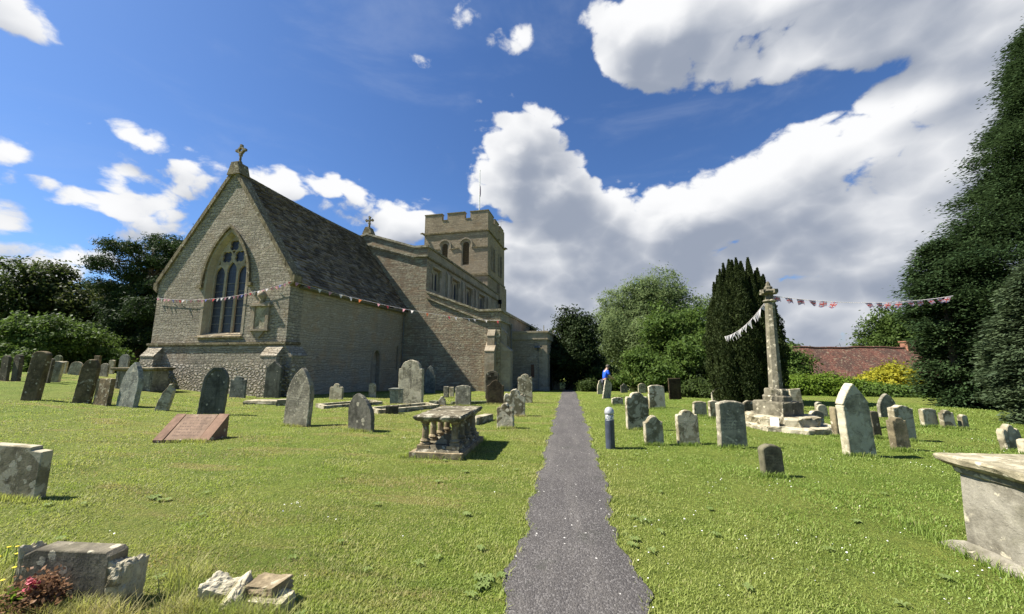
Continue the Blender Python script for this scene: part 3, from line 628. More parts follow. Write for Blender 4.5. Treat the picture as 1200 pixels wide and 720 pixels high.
# --- chancel
XL, RX, EZ, AZ, L = -8.36, -4.12, 5.62, 11.62, 11.0
win_c, win_hw = -3.93, 1.24
hole = arch(win_c, win_hw, 5.85, 8.30, 2.95)
mb = MB(); mb.poly([(XL, 2.55), (0, 2.55), (0, 6.0), (RX, AZ), (XL, 6.0)], [hole], 0, .85)
mb.box((XL - .06, -.06, -1.2), (.06, .85, 2.44)); mb.build('chancel_gable_wall', M['wallE'], CH)
mb = MB(); mb.box((XL - .1, -.13, 2.44), (.10, .85, 2.55)); mb.box((XL - .06, -.085, 2.38), (.06, .84, 2.44)); mb.build('string_course', M['copdark'], CH)
mb = MB()
door = arch(7.62, .42, 1.75, 2.36, -1.0); slit = arch(10.3, .13, 2.5, 2.8, 1.0)
mb.poly([(.85, -1.2), (L, -1.2), (L, EZ), (.85, EZ)], [door, slit], -.85, 0, 'yz'); mb.build('chancel_side_wall', M['wallN'], CH)
mb = MB(); mb.box((XL, .85, -1.2), (XL + .8, L, EZ)); mb.build('chancel_side_wall', M['wallN'], CH)
mb = MB(); mb.poly(door, [], -.34, -.28, 'yz'); mb.build('blocked_doorway', M['ashlarg'], CH)
mb = MB(); mb.poly(slit, [], -.5, -.44, 'yz'); mb.build('slit_window', M['black'], CH)
mb = MB(); mb.poly(inset_path(door, -.16), [inset_path(door, -.01)], -.02, .02, 'yz'); mb.build('doorway_surround', M['ashlarg'], CH)
# roof: stone slates laid in courses, both slopes one part each
def slate_mat():
    m = NT('stone_slates'); r = m.n('ShaderNodeAttribute', attribute_name='rnd').outputs['Fac']; co = m.objco(False)
    n1 = m.noise(co, .8, 5, .6); n2 = m.noise(co, 9, 6, .7)
    c = m.mix(r, (.085,.064,.045), (.31,.247,.168))
    c = m.mix(m.ramp(n1, .40, .66, 0, .5), c, (.065,.054,.040))
    c = m.mix(m.ramp(m.noise(co, 3.4, 7, .72, .4), .60, .70, 0, .8), c, (.30,.28,.225))
    c = m.mix(m.ramp(n2, .55, .75, 0, .5), c, (.15,.12,.085))
    m.bsdf(c, .95, n2, .9, .03, .1); return m.m
M['slates'] = slate_mat()
def slate_roof(name, side):
    ex = .34 if side > 0 else XL - .34; ez = 5.40
    e = Vector((ex, 0, ez)); t = Vector((RX, 0, AZ + .06)); d = t - e; Ls = d.length; d.normalize()
    nrm = Vector((d.z*side, 0, -d.x*side)); rr = random.Random(3)
    mb = MB(); rnd = []; s = 0; k = 0
    while s < Ls - .02:
        hgt = .235 - .10*(s/Ls); y = .42 + rr.uniform(-.1, 0); 
        while y < L + .05:
            wd = rr.uniform(.18, .5) * (1.1 - .35*s/Ls); y1 = min(y + wd, L + .05)
            lift = rr.uniform(.012, .075); a = s - rr.uniform(.0, .035); b = min(s + hgt*1.7, Ls)
            p0 = e + d*a + nrm*(.055 + lift); p1 = e + d*b + nrm*.025; th = nrm * -.09
            sag = -.10*math.sin(PI*(y)/L)
            f = lambda p, yy: (p.x, yy, p.z + sag)
            mb.add([f(p0, y+.006), f(p0, y1-.006), f(p1, y1-.006), f(p1, y+.006), f(p0+th, y+.006), f(p0+th, y1-.006)], [(0,1,2,3), (4,5,1,0), (4,0,3), (5,2,1)])
            rnd += [rr.random()]*4; y = y1
        s += hgt; k += 1
    # under-boarding
    mb.add([(e.x, .4, e.z-.08), (e.x, L+.05, e.z-.08), (t.x, L+.05, t.z-.10), (t.x, .4, t.z-.10)], [(0,1,2,3)]); rnd += [.2]
    me = bpy.data.meshes.new(name); me.from_pydata(mb.v, [], mb.f); a_ = me.attributes.new('rnd', 'FLOAT', 'FACE'); a_.data.foreach_set('value', np.array(rnd, np.float32))
    return link(name, me, M['slates'], CH)
slate_roof('chancel_roof', 1); slate_roof('chancel_roof', -1)
mb = MB(); 
for i in range(24):
    y0 = .42 + i*(L-.42)/24; sag = -.10*math.sin(PI*(y0+.2)/L)
    mb.poly([(RX-.17, AZ-.05+sag), (RX+.17, AZ-.05+sag), (RX+.03, AZ+.16+sag), (RX-.03, AZ+.16+sag)], [], y0+.004, y0 + (L-.42)/24 - .004)
mb.build('roof_ridge', M['copdark'], CH)
# eaves gutter board and the rainwater pipe at the end of the wall
mb = MB(); mb.box((.02, .5, 5.22), (.16, L, 5.36)); mb.tube([(.30, .5, 5.30), (.30, L-.1, 5.30)], .055, 8); mb.build('gutter', M['lead'], CH)
mb = MB(); mb.tube([(.30, L-.16, 5.28), (.12, L-.16, 5.0), (.10, L-.16, -.4)], .045, 8); mb.box((.02, L-.24, 3.0), (.15, L-.08, 3.05)); mb.build('rainwater_pipe', M['lead'], CH)
# gable coping with kneelers, apex cross
for sgn in (1, -1):
    mb = MB(); x0 = .14 if sgn > 0 else XL - .14
    n = 9
    a = Vector((x0, 0, 5.55)); b = Vector((RX, 0, AZ - .02)); dd = (b - a)
    for i in range(n):
        p = a + dd*(i/n + .003); q = a + dd*((i+1)/n - .003)
        mb.poly([(p.x, p.z), (q.x, q.z), (q.x, q.z + .34), (p.x, p.z + .34)][::1], [], -.09, .46)
    kx = (.0, .26) if sgn > 0 else (XL - .26, XL)
    mb.poly([(kx[0], 5.25), (kx[1], 5.45), (kx[1], 5.78), (kx[0], 5.78)] if sgn > 0 else [(kx[0], 5.45), (kx[1], 5.25), (kx[1], 5.78), (kx[0], 5.78)], [], -.085, .44)
    mb.build('gable_coping', M['copdark'], CH)
mb = MB(); mb.poly([(RX-.42, AZ-.15), (RX+.42, AZ-.15), (RX+.2, AZ+.55), (RX-.2, AZ+.55)], [], -.13, .5)
mb.lathe([(.14, 0), (.10, .15), (.055, .22), (.05, .75)], 8, (RX, .18, AZ + .55)); apex = mb
dz = AZ + 1.36; r = .20
apex.poly([(RX-r*1.4, dz), (RX, dz-r*1.4), (RX+r*1.4, dz), (RX, dz+r*1.4)], [[(RX-r*.72, dz), (RX, dz-r*.72), (RX+r*.72, dz), (RX, dz+r*.72)]], .12, .24)
for a in range(4):
    cx, cz = RX + math.cos(a*PI/2)*r*1.35, dz + math.sin(a*PI/2)*r*1.35
    apex.box((cx-.06, .115, cz-.06), (cx+.06, .245, cz+.06))
apex.build('gable_cross', M['copdark'], CH)
# corner buttresses
def buttress(x0, x1, y0, y1, z1, slope, axis, mat, z0=-1.2, name='buttress'):
    """axis: which way the weathered top slopes down"""
    mb = MB()
    mb.box((x0, y0, z0), (x1, y1, z1))
    if axis == '-y': mb.add([(x0-.012,y0-.02,z1),(x1+.012,y0-.02,z1),(x1+.012,y1,z1),(x0-.012,y1,z1),(x0-.012,y0-.02,z1+.05),(x1+.012,y0-.02,z1+.05),(x1+.012,y1,z1+slope),(x0-.012,y1,z1+slope)], [(0,3,2,1),(4,5,6,7),(0,1,5,4),(1,2,6,5),(2,3,7,6),(3,0,4,7)])
    if axis == '+x': mb.add([(x0,y0-.04,z1),(x1+.05,y0-.04,z1),(x1+.05,y1+.04,z1),(x0,y1+.04,z1),(x0,y0-.04,z1+slope),(x1+.05,y0-.04,z1+.05),(x1+.05,y1+.04,z1+.05),(x0,y1+.04,z1+slope)], [(0,3,2,1),(4,5,6,7),(0,1,5,4),(1,2,6,5),(2,3,7,6),(3,0,4,7)])
    if axis == '-x': mb.add([(x0-.05,y0-.04,z1),(x1,y0-.04,z1),(x1,y1+.04,z1),(x0-.05,y1+.04,z1),(x0-.05,y0-.04,z1+.05),(x1,y0-.04,z1+slope),(x1,y1+.04,z1+slope),(x0-.05,y1+.04,z1+.05)], [(0,3,2,1),(4,5,6,7),(0,1,5,4),(1,2,6,5),(2,3,7,6),(3,0,4,7)])
    return mb.build(name, mat, CH)
buttress(-.95, -.03, -.42, -.065, 1.85, .50, '-y', M['wallE']); buttress(.065, .42, -.02, .9, 1.85, .5, '+x', M['wallE'])
buttress(XL+.05, XL+.95, -.42, -.065, 1.85, .50, '-y', M['wallE']); buttress(XL-.42, XL-.065, -.02, .9, 1.85, .5, '-x', M['wallE'])
# --- east window: surround, tracery, mullioned lights, glass
ins = arch(win_c, 1.13, 5.85, 8.16, 3.02)
mb = MB()
o2 = arch(win_c, win_hw + .0, 5.85, 8.30, 2.95)
# splayed jamb: ring from the wall face back to the tracery
n = len(o2); mb.add([(p[0], .0, p[1]) for p in o2] + [(p[0], .26, p[1]) for p in ins], [(i, (i+1) % n, n + (i+1) % n, n + i) for i in range(n)])
mb.poly(arch(win_c, win_hw + .15, 5.85, 8.50, 2.95), [arch(win_c, win_hw, 5.85, 8.30, 2.952)], -.012, .03)
ew = mb.build('east_window', M['ashlar'], CH)
mb = MB(); hd = [p for p in arch(win_c, win_hw + .30, 5.55, 8.66, 5.5)][1:]; hi_ = [p for p in arch(win_c, win_hw + .17, 5.55, 8.52, 5.5)][1:]
for i in range(len(hd) - 1): mb.poly([hi_[i], hi_[i+1], hd[i+1], hd[i]], [], -.12, .02)
for sx in (-1, 1): mb.box((win_c + sx*(win_hw+.31) - .13, -.13, 5.36), (win_c + sx*(win_hw+.31) + .13, .01, 5.53))
mb.build('hood_mould', M['copdark'], ew)
lights = []; lw = .305
for k in (-1, 0, 1):
    lights.append(arch(win_c + k*.735, lw, 6.05 if k else 6.22, 6.52 if k else 6.74, 3.06, 8))
def foil(cx, cz, r, n=32): return [(cx + r*(.70+.30*abs(math.cos(2*t))**.7)*math.cos(t+PI/4), cz + r*(.70+.30*abs(math.cos(2*t))**.7)*math.sin(t+PI/4)) for t in [2*PI*i/n for i in range(n)]]
holes = lights + [foil(win_c - .40, 7.03, .335), foil(win_c + .40, 7.03, .335), foil(win_c, 7.64, .31),
    [(win_c-.11, 7.33), (win_c, 7.16), (win_c+.11, 7.33), (win_c, 7.36)],
    [(win_c-.92, 6.60), (win_c-.77, 6.64), (win_c-.80, 6.85)], [(win_c+.77, 6.64), (win_c+.92, 6.60), (win_c+.80, 6.85)]]
mb = MB(); mb.poly(ins, holes, .245, .40); mb.build('tracery', M['ashlar'], ew)
def leaded():
    m = NT('leaded_glass'); co = m.objco(False); p = m.n('ShaderNodeSeparateXYZ', i={0: co})
    g1 = m.math('ABSOLUTE', m.math('SUBTRACT', m.math('FRACT', m.math('MULTIPLY', p.outputs[2], 5.2)), .5))
    g2 = m.math('ABSOLUTE', m.math('SUBTRACT', m.math('FRACT', m.math('MULTIPLY', m.math('ADD', p.outputs[0], p.outputs[1]), 7.)), .5))
    lead = m.math('MAXIMUM', m.ramp(g1, .43, .48), m.ramp(g2, .43, .48))
    vo = m.n('ShaderNodeTexVoronoi', i={'Vector': co, 'Scale': 6.})
    c = m.mix(lead, m.mix(m.n('ShaderNodeSeparateColor', i={0: vo.outputs['Color']}).outputs[0], (.012,.014,.022), (.026,.030,.042)), (.006,.006,.007))
    m.bsdf(c, .40, m.math('ADD', m.math('MULTIPLY', lead, -.5), m.noise(co, 8, 2)), .35, .02, .45); return m.m
M['leaded'] = leaded()
mb = MB(); mb.poly(ins, [], .33, .345); mb.build('glass', M['leaded'], ew)
mb = MB()
for zz in np.arange(3.5, 5.9, .42): mb.box((win_c-1.0, .30, zz), (win_c+1.0, .32, zz+.025))
mb.build('saddle_bars', M['lead'], ew)
mb = MB(); mb.add([(win_c-1.42,-.16,2.78),(win_c+1.42,-.16,2.78),(win_c+1.42,.34,2.78),(win_c-1.42,.34,2.78),(win_c-1.42,-.16,2.86),(win_c+1.42,-.16,2.86),(win_c+1.24,.34,3.02),(win_c-1.24,.34,3.02)], [(0,3,2,1),(4,5,6,7),(0,1,5,4),(1,2,6,5),(2,3,7,6),(3,0,4,7)]); mb.build('sill', M['tomb'], ew)
# --- wall memorial tablet
mb = MB(); tx, tz0, tz1 = -1.54, 3.18, 4.28
mb.box((tx-.50, -.10, tz0), (tx-.32, .02, tz1)); mb.box((tx+.32, -.10, tz0), (tx+.50, .02, tz1)); mb.box((tx-.58, -.17, tz1), (tx+.58, .02, tz1+.10)); mb.box((tx-.52, -.12, tz1+.10), (tx+.52, .02, tz1+.18))
mb.box((tx-.58, -.16, tz0-.10), (tx+.58, .02, tz0)); mb.poly([(tx-.34, tz0-.1), (tx+.34, tz0-.1), (tx+.12, tz0-.34), (tx, tz0-.46), (tx-.12, tz0-.34)], [], -.10, .02)
tb = mb.build('memorial_tablet', M['ashlarg'], CH)
mb = MB(); mb.box((tx-.32, -.045, tz0), (tx+.32, .02, tz1)); mb.build('panel', M['pale'], tb)
mb = MB(); mb.lathe([(.05,0),(.12,.05),(.07,.12),(.2,.3),(.22,.42),(.1,.55),(.04,.62)], 12, (tx, -.05, tz1+.18)); mb.build('urn', M['ashlarg'], tb, True)

# --- nave and aisle east wall
NX, SX_, AX, NT_ = 1.79, -9.0, 7.68, 33.0
mb = MB(); mb.poly([(SX_, -1.5), (AX, -1.5), (AX, 5.25), (6.1, 5.25), (NX, 6.85), (NX, 10.45), (.7, 10.45), (-3.62, 11.85), (-7.9, 10.45), (SX_, 10.45)], [], L, L + .7)
mb.build('nave_gable_wall', M['wallA'], CH)
mb = MB(); ribbon(mb, [(SX_-.05, 10.45), (-7.9, 10.45), (-3.62, 11.85), (.7, 10.45), (NX + .1, 10.45)], .17, L - .1, L + .76); mb.build('nave_coping', M['coping'], CH)
mb = MB(); ribbon(mb, [(SX_-.05, 9.68), (-7.9, 9.68), (-3.62, 11.0), (.7, 9.68), (NX + .1, 9.68)], .13, L - .13, L + .02)
for i in range(24):
    x = -3.3 + i*.17
    if x < .7: z = 11.0 - (x + 3.62)*(1.32/4.32); mb.box((x, L-.11, z-.13), (x+.085, L+.01, z-.005))
mb.build('nave_string_course', M['coping'], CH)
mb = MB(); mb.poly([(-4.05, 11.98), (-3.2, 11.98), (-3.45, 12.55), (-3.8, 12.55)], [], L-.05, L + .55); mb.lathe([(.09, 0), (.07, .5)], 8, (-3.62, L+.25, 12.55))
cz = 13.2
for a in range(4):
    d = Vector((math.cos(a*PI/2), 0, math.sin(a*PI/2))); q = Vector((d.z, 0, -d.x)); c = Vector((-3.62, 0, cz))
    pts = [c + d*.04 + q*.05, c + d*.24 + q*.06, c + d*.28 + q*.13, c + d*.38, c + d*.28 - q*.13, c + d*.24 - q*.06, c + d*.04 - q*.05]
    mb.poly([(p.x, p.z) for p in pts], [], L + .18, L + .32)
mb.box((-3.68, L+.181, cz-.06), (-3.56, L+.319, cz+.06)); mb.build('nave_cross', M['copdark'], CH)
# clerestory wall with its windows
cw = [(12.0, 13.55), (16.2, 17.9), (19.9, 21.7), (24.2, 26.3)]
rects = [[(a, 7.25), (b, 7.25), (b, 9.05), (a, 9.05)] for a, b in cw]
mb = MB(); mb.poly([(L+.7, -1.5), (NT_, -1.5), (NT_, 10.45), (L+.7, 10.45)], rects, NX-.6, NX, 'yz'); mb.build('clerestory_wall', M['ashlarg'], CH)
mb = MB(); mb.box((SX_, L+.7, -1.5), (SX_+.6, NT_, 10.45)); mb.box((SX_+.6, NT_-.5, -1.5), (NX-.6, NT_, 10.3)); mb.build('nave_wall', M['wallT'], CH)
mb = MB(); mb.add([(SX_+.6, L+.7, 9.7), (-3.62, L+.7, 10.7), (NX-.6, L+.7, 9.7), (SX_+.6, NT_-.5, 9.7), (-3.62, NT_-.5, 10.7), (NX-.6, NT_-.5, 9.7)], [(0,1,4,3), (1,2,5,4)]); mb.build('nave_roof', M['lead'], CH)
mb = MB(); mb.box((NX-.65, L+.76, 10.45), (NX+.1, NT_+.1, 10.62)); mb.build('clerestory_coping', M['copdark'], CH)
mb = MB(); mb.box((NX-.02, L+.02, 9.62), (NX+.12, NT_+.05, 9.76)); mb.box((NX-.02, L+.02, 9.55), (NX+.06, NT_+.02, 9.62)); mb.build('clerestory_string_course', M['copdark'], CH)
for a, b in cw:
    mb = MB(); m_ = (a + b)/2
    mb.box((NX-.02, a-.22, 9.1), (NX+.13, b+.22, 9.24)); mb.box((NX-.02, a-.22, 8.55), (NX+.10, a-.10, 9.1)); mb.box((NX-.02, b+.10, 8.55), (NX+.10, b+.22, 9.1))
    fr = [(a, 7.25), (b, 7.25), (b, 9.05), (a, 9.05)]
    hw = (b-a)/4 - .13
    mb.poly(fr, [arch(a + (b-a)*.25 + .02, hw, 8.4, 8.85, 7.35, 6), arch(a + (b-a)*.75 - .02, hw, 8.4, 8.85, 7.35, 6)], NX-.32, NX-.2, 'yz')
    wn = mb.build('clerestory_window', M['ashlar'], CH)
    mb = MB(); mb.poly(fr, [], NX-.29, NX-.27, 'yz'); mb.build('glass', M['leaded'], wn)
for y in (15.0, 18.9, 22.9, 27.6):
    mb = MB(); mb.box((NX-.01, y-.2, 6.0), (NX+.2, y+.2, 9.1)); mb.add([(NX-.01,y-.2,9.1),(NX+.2,y-.2,9.1),(NX+.2,y+.2,9.1),(NX-.01,y+.2,9.1),(NX-.01,y-.2,9.45),(NX-.01,y+.2,9.45)], [(0,1,4),(1,2,5,4),(2,3,5),(0,4,5,3),(0,3,2,1)]); mb.build('pilaster', M['ashlar'], CH)
mb = MB(); mb.box((NX+.1, NT_-.5, 9.2), (NX+.5, NT_-.2, 9.75)); mb.box((NX+.3, NT_-.45, 8.0), (NX+.42, NT_-.25, 9.2)); mb.build('hopper_head', M['black'], CH)
# aisle
mb = MB(); aw = arch(13.4, .45, 2.6, 3.6, 1.2)
mb.poly([(L+.7, -2), (28, -2), (28, 5.2), (L+.7, 5.2)], [aw], AX-.6, AX, 'yz'); mb.build('aisle_wall', M['ashlarg'], CH)
mb = MB(); mb.poly(aw, [], AX-.3, AX-.25, 'yz'); mb.build('aisle_window', M['leaded'], CH)
mb = MB(); mb.box((NX, 27.4, -2), (AX-.6, 28, 5.0)); mb.build('aisle_end_wall', M['wallA'], CH)
mb = MB(); mb.add([(NX, L+.7, 6.5), (AX-.6, L+.7, 4.8), (AX-.6, 28, 4.8), (NX, 28, 6.5)], [(0,1,2,3)]); mb.build('aisle_roof', M['lead'], CH)
mb = MB(); ribbon(mb, [(NX+.02, 6.85), (6.1, 5.25), (AX+.1, 5.25)], .15, L-.1, L+.76); mb.box((AX-.62, L+.76, 5.2), (AX+.1, 28, 5.40)); mb.build('aisle_coping', M['coping'], CH)
mb = MB(); ribbon(mb, [(NX+.02, 6.40), (6.45, 4.50), (AX+.1, 4.50)], .11, L-.1, L+.02); mb.box((AX-.02, L+.02, 4.50), (AX+.1, 15, 4.61)); mb.build('aisle_string_course', M['coping'], CH)
buttress(6.72, 7.42, L-.65, L-.003, 2.3, .75, '-y', M['ashlarg'], -1.6); buttress(6.8, 7.34, L-.30, L-.004, 3.4, .5, '-y', M['ashlarg'], -1.6)
buttress(AX+.003, AX+.75, L+.1, L+.9, 2.3, .75, '+x', M['ashlarg'], -1.6); buttress(AX+.004, AX+.35, L+.2, L+.8, 3.6, .5, '+x', M['ashlarg'], -1.6)
mb = MB(); mb.tube([(AX+.12, 14.2, 4.5), (AX+.12, 14.2, -1.0)], .06, 8); mb.box((AX+.02, 14.05, 4.3), (AX+.24, 14.35, 4.55)); mb.build('rainwater_pipe', M['lead'], CH)
# porch
mb = MB(); mb.box((AX, 15, -2), (10.55, 15.5, 3.98)); mb.box((10.05, 15.5, -2), (10.55, 20.5, 3.98)); mb.box((AX, 20.0, -2), (10.05, 20.5, 3.98)); mb.build('porch_wall', M['wallP'], CH)
mb = MB()
for i in range(15):
    z = -1.0 + i*.3; wq = .62 if i % 2 else .38; mb.box((10.57-wq, 14.975, z+.006), (10.575, 14.99 + (.38 if i % 2 else .62), z+.294))
mb.build('corner_quoins', M['ashlar'], CH)
mb = MB(); mb.box((AX+.01, 14.9, 3.36), (10.66, 20.6, 3.48)); mb.box((AX+.01, 14.93, 3.48), (10.62, 20.56, 3.92)); mb.box((AX+.01, 14.84, 3.92), (10.72, 20.66, 4.06)); mb.build('porch_cornice', M['ashlar'], CH)
mb = MB(); mb.box((10.2, 14.86, -2), (10.7, 15.4, -.45)); mb.build('porch_plinth', M['ashlar'], CH); MB().box((10.56, 20.0, -2), (11.0, 20.7, .2)).build('porch_plinth', M['ashlar'], CH)
mb = MB(); mb.box((10.3, 14.94, 4.05), (10.36, 15.0, 4.5)); mb.build('porch_spike', M['pale'], CH); MB().lathe([(.03,0),(.03,.45)],6,(10.5,20.3,4.06)).build('porch_spike', M['pale'], CH)
mb = MB(); mb.poly(arch(17.6, .8, .9, 2.1, -2), [], 10.551, 10.565, 'yz'); mb.build('porch_doorway', M['black'], CH)
mb = MB(); mb.box((9.25, 14.94, .35), (9.5, 15.02, 1.35)); mb.build('slit_window', simple('rusty_shutter', (.10,.05,.03)), CH)
mb = MB(); mb.box((9.6, 14.65, 2.66), (10.05, 14.95, 2.84)); mb.box((9.78, 14.9, 2.45), (9.88, 15.0, 2.75)); mb.build('floodlight', M['metal'], CH)
mb = MB(); mb.tube([(9.85, 14.96, 2.5), (9.85, 14.96, -1.0)], .02, 6); mb.build('cable_conduit', M['lead'], CH)
mb = MB(); mb.tube([(10.55, 19.6, 2.95), (11.1, 19.6, 3.0)], .02, 6); mb.box((11.0, 19.45, 2.45), (11.3, 19.75, 2.9)); mb.lathe([(.24, 0), (.05, .18)], 4, (11.15, 19.6, 2.9), 0, PI/4); mb.build('lantern', M['alu'], CH)
# --- tower
TX0, TX1, TY0, TY1 = -8.42, .80, 31.0, 40.2
def crenel(a, b, n=3, lo=20.9, hi=21.85, gap=.8):
    """battlement line from a to b, left to right along the top (returned right to left)"""
    mw = ((b - a) - gap*(n-1)) / n; pts = []
    x = b
    for i in range(n):
        pts += [(x, hi), (x - mw, hi)]; x -= mw
        if i < n-1: pts += [(x, lo), (x - gap, lo)]; x -= gap
    return pts
tw = [(-5.35, .56), (-2.30, .60)]
lan = [rarch(x, h, 17.2 - (.0), 14.3) for x, h in tw]
mb = MB(); mb.poly([(TX0, -2), (TX1, -2)] + crenel(TX0, TX1), lan, TY0, TY0 + .6)
mb.poly([(TX0, -2), (TX1, -2)] + crenel(TX0, TX1), [], TY1 - .6, TY1)
ly = [rarch(33.6, .56, 16.9, 14.0), rarch(37.4, .56, 16.9, 14.0)]
cr = crenel(TY0 + .6, TY1 - .6, 3)
mb.poly([(TY0+.6, -2), (TY1-.6, -2)] + cr, ly, TX1 - .6, TX1, 'yz'); mb.poly([(TY0+.6, -2), (TY1-.6, -2)] + cr, [], TX0, TX0 + .6, 'yz')
mb.build('tower_wall', M['wallT'], CH)
mb = MB(); mb.add([(TX0+.6, TY0+.6, 19.8), (TX1-.6, TY0+.6, 19.8), (TX1-.6, TY1-.6, 19.8), (TX0+.6, TY1-.6, 19.8)], [(0,1,2,3)]); mb.build('tower_roof', M['lead'], CH)
mb = MB(); mb.box((TX0+.7, TY0+1.0, 10), (TX1-1.0, TY1-.7, 19.5)); mb.build('belfry', M['black'], CH)
def band(z, h, o, mat, nm):
    mb = MB(); mb.box((TX0-o, TY0-o, z), (TX1+o, TY0+.002, z+h)); mb.box((TX1-.002, TY0+.002, z), (TX1+o, TY1+o, z+h)); mb.box((TX0-o, TY0+.002, z), (TX0+.002, TY1+o, z+h)); mb.build(nm, mat, CH)
band(19.0, .2, .16, M['copdark'], 'tower_string_course'); band(12.85, .28, .14, M['copdark'], 'tower_string_course')
mb = MB()
def caps(a, b, plane, c0, c1):
    pts = crenel(a, b)
    for i in range(0, len(pts), 2):
        x1, z = pts[i]; x0 = pts[i+1][0]
        mb.poly([(x0-.06, z), (x1+.06, z), (x1+.06, z+.12), (x0-.06, z+.12)] if z > 21 else [(x0-.0, z), (x1+.0, z), (x1, z+.1), (x0, z+.1)], [], c0-.06, c1+.06, plane)
    for i in range(1, len(pts)-1, 4):
        pass
caps(TX0, TX1, 'xz', TY0, TY0+.6); caps(TY0+.75, TY1-.75, 'yz', TX1-.6, TX1); mb.build('battlement_coping', M['copdark'], CH)
for (x, h), hole_ in zip(tw, lan):
    mb = MB(); hd = rarch(x, h+.36, 17.25, 16.75)[1:-1]; hi_ = rarch(x, h+.20, 17.25, 16.75)[1:-1]
    for i in range(len(hd)-1): mb.poly([hi_[i], hi_[i+1], hd[i+1], hd[i]], [], TY0-.12, TY0+.02)
    mb.poly(inset_path(hole_, .002), [inset_path(hole_, .14)], TY0+.05, TY0+.35)
    wn = mb.build('belfry_window', M['ashlarg'], CH)
    lv = MB()
    for zz in np.arange(14.4, 17.7, .36): lv.box((-h+.1, -.03, 0), (h-.1, .0, .36), M=Matrix.Translation((x, TY0+.42, zz)) @ Matrix.Rotation(D2R(42), 4, 'X'))
    lv.build('louvers', M['wood'], wn)
for a, b in ((TX0, -6.1), (-4.5, -3.3), (-1.4, TX1)): MB().box((a, TY0-.10, 16.72), (b, TY0+.01, 16.86)).build('tower_string_course', M['copdark'], CH)
for y in (33.6, 37.4):
    lv = MB()
    for zz in np.arange(14.1, 17.3, .36): lv.box((-.03, -.46, 0), (0, .46, .36), M=Matrix.Translation((TX1-.4, y, zz)) @ Matrix.Rotation(D2R(-42), 4, 'Y'))
    lv.build('louvers', M['wood'], CH)
    mb = MB(); mb.box((TX1-.01, y-.85, 14.0), (TX1+.18, y-.6, 17.3)); mb.box((TX1-.01, y+.6, 14.0), (TX1+.18, y+.85, 17.3)); mb.build('window_jamb', M['ashlarg'], CH)
for (x, y, dx, dy) in ((TX0, TY0, -.45, -.35), (TX1, TY0+4.6, .5, 0), (TX1, TY1, .5, 0), (TX1, TY1-.4, .5, .2)):
    mb = MB(); mb.tube([(x, y, 19.12), (x+dx*.6, y+dy*.6, 19.22), (x+dx, y+dy, 19.12)], [.16, .13, .08], 6); mb.build('gargoyle', M['copdark'], CH)
mb = MB(); mb.box((TX1, TY0+5, -2), (TX1+.35, TY1, 12.6)); mb.build('stair_turret', M['wallT'], CH)
# flagpole on the tower
p = c2w(-2.0, 35.8)
fp = MB().tube([(0,0,0), (0,0,10.6)], [.10, .06], 8).lathe([(.02,0),(.09,.06),(.09,.12),(.02,.18)], 8, (0,0,10.6)).build('flagpole', M['white'], None, False, (p.x, p.y, 19.81))
tag(fp, 'thin white flagpole with a furled flag on top of the church tower', 'flagpole')
fl = MB(); fl.rings([[(.08+.10*math.cos(a)*s*(1+.3*math.sin(3*a)), .09*math.sin(a)*s, z) for a in [2*PI*i/8 for i in range(8)]] for z, s in ((6.4, .5), (6.8, 1.1), (7.4, 1.2), (8.0, .8), (8.2, .2))]); fl.build('furled_flag', simple('furled_flag_cloth', (.30,.22,.30)), fp, True)
mb = MB(); mb.tube([(0,0,0), (0,0,2.2)], .02, 6)
for z, wl in ((2.1, .7), (1.7, .5)): mb.tube([(-wl, 0, z), (wl, 0, z)], .012, 5)
p = c2w(.4, 39.6); an = mb.build('aerial', M['lead'], None, False, (p.x, p.y, 21.8)); tag(an, 'thin metal aerial standing on the corner of the church tower', 'aerial')

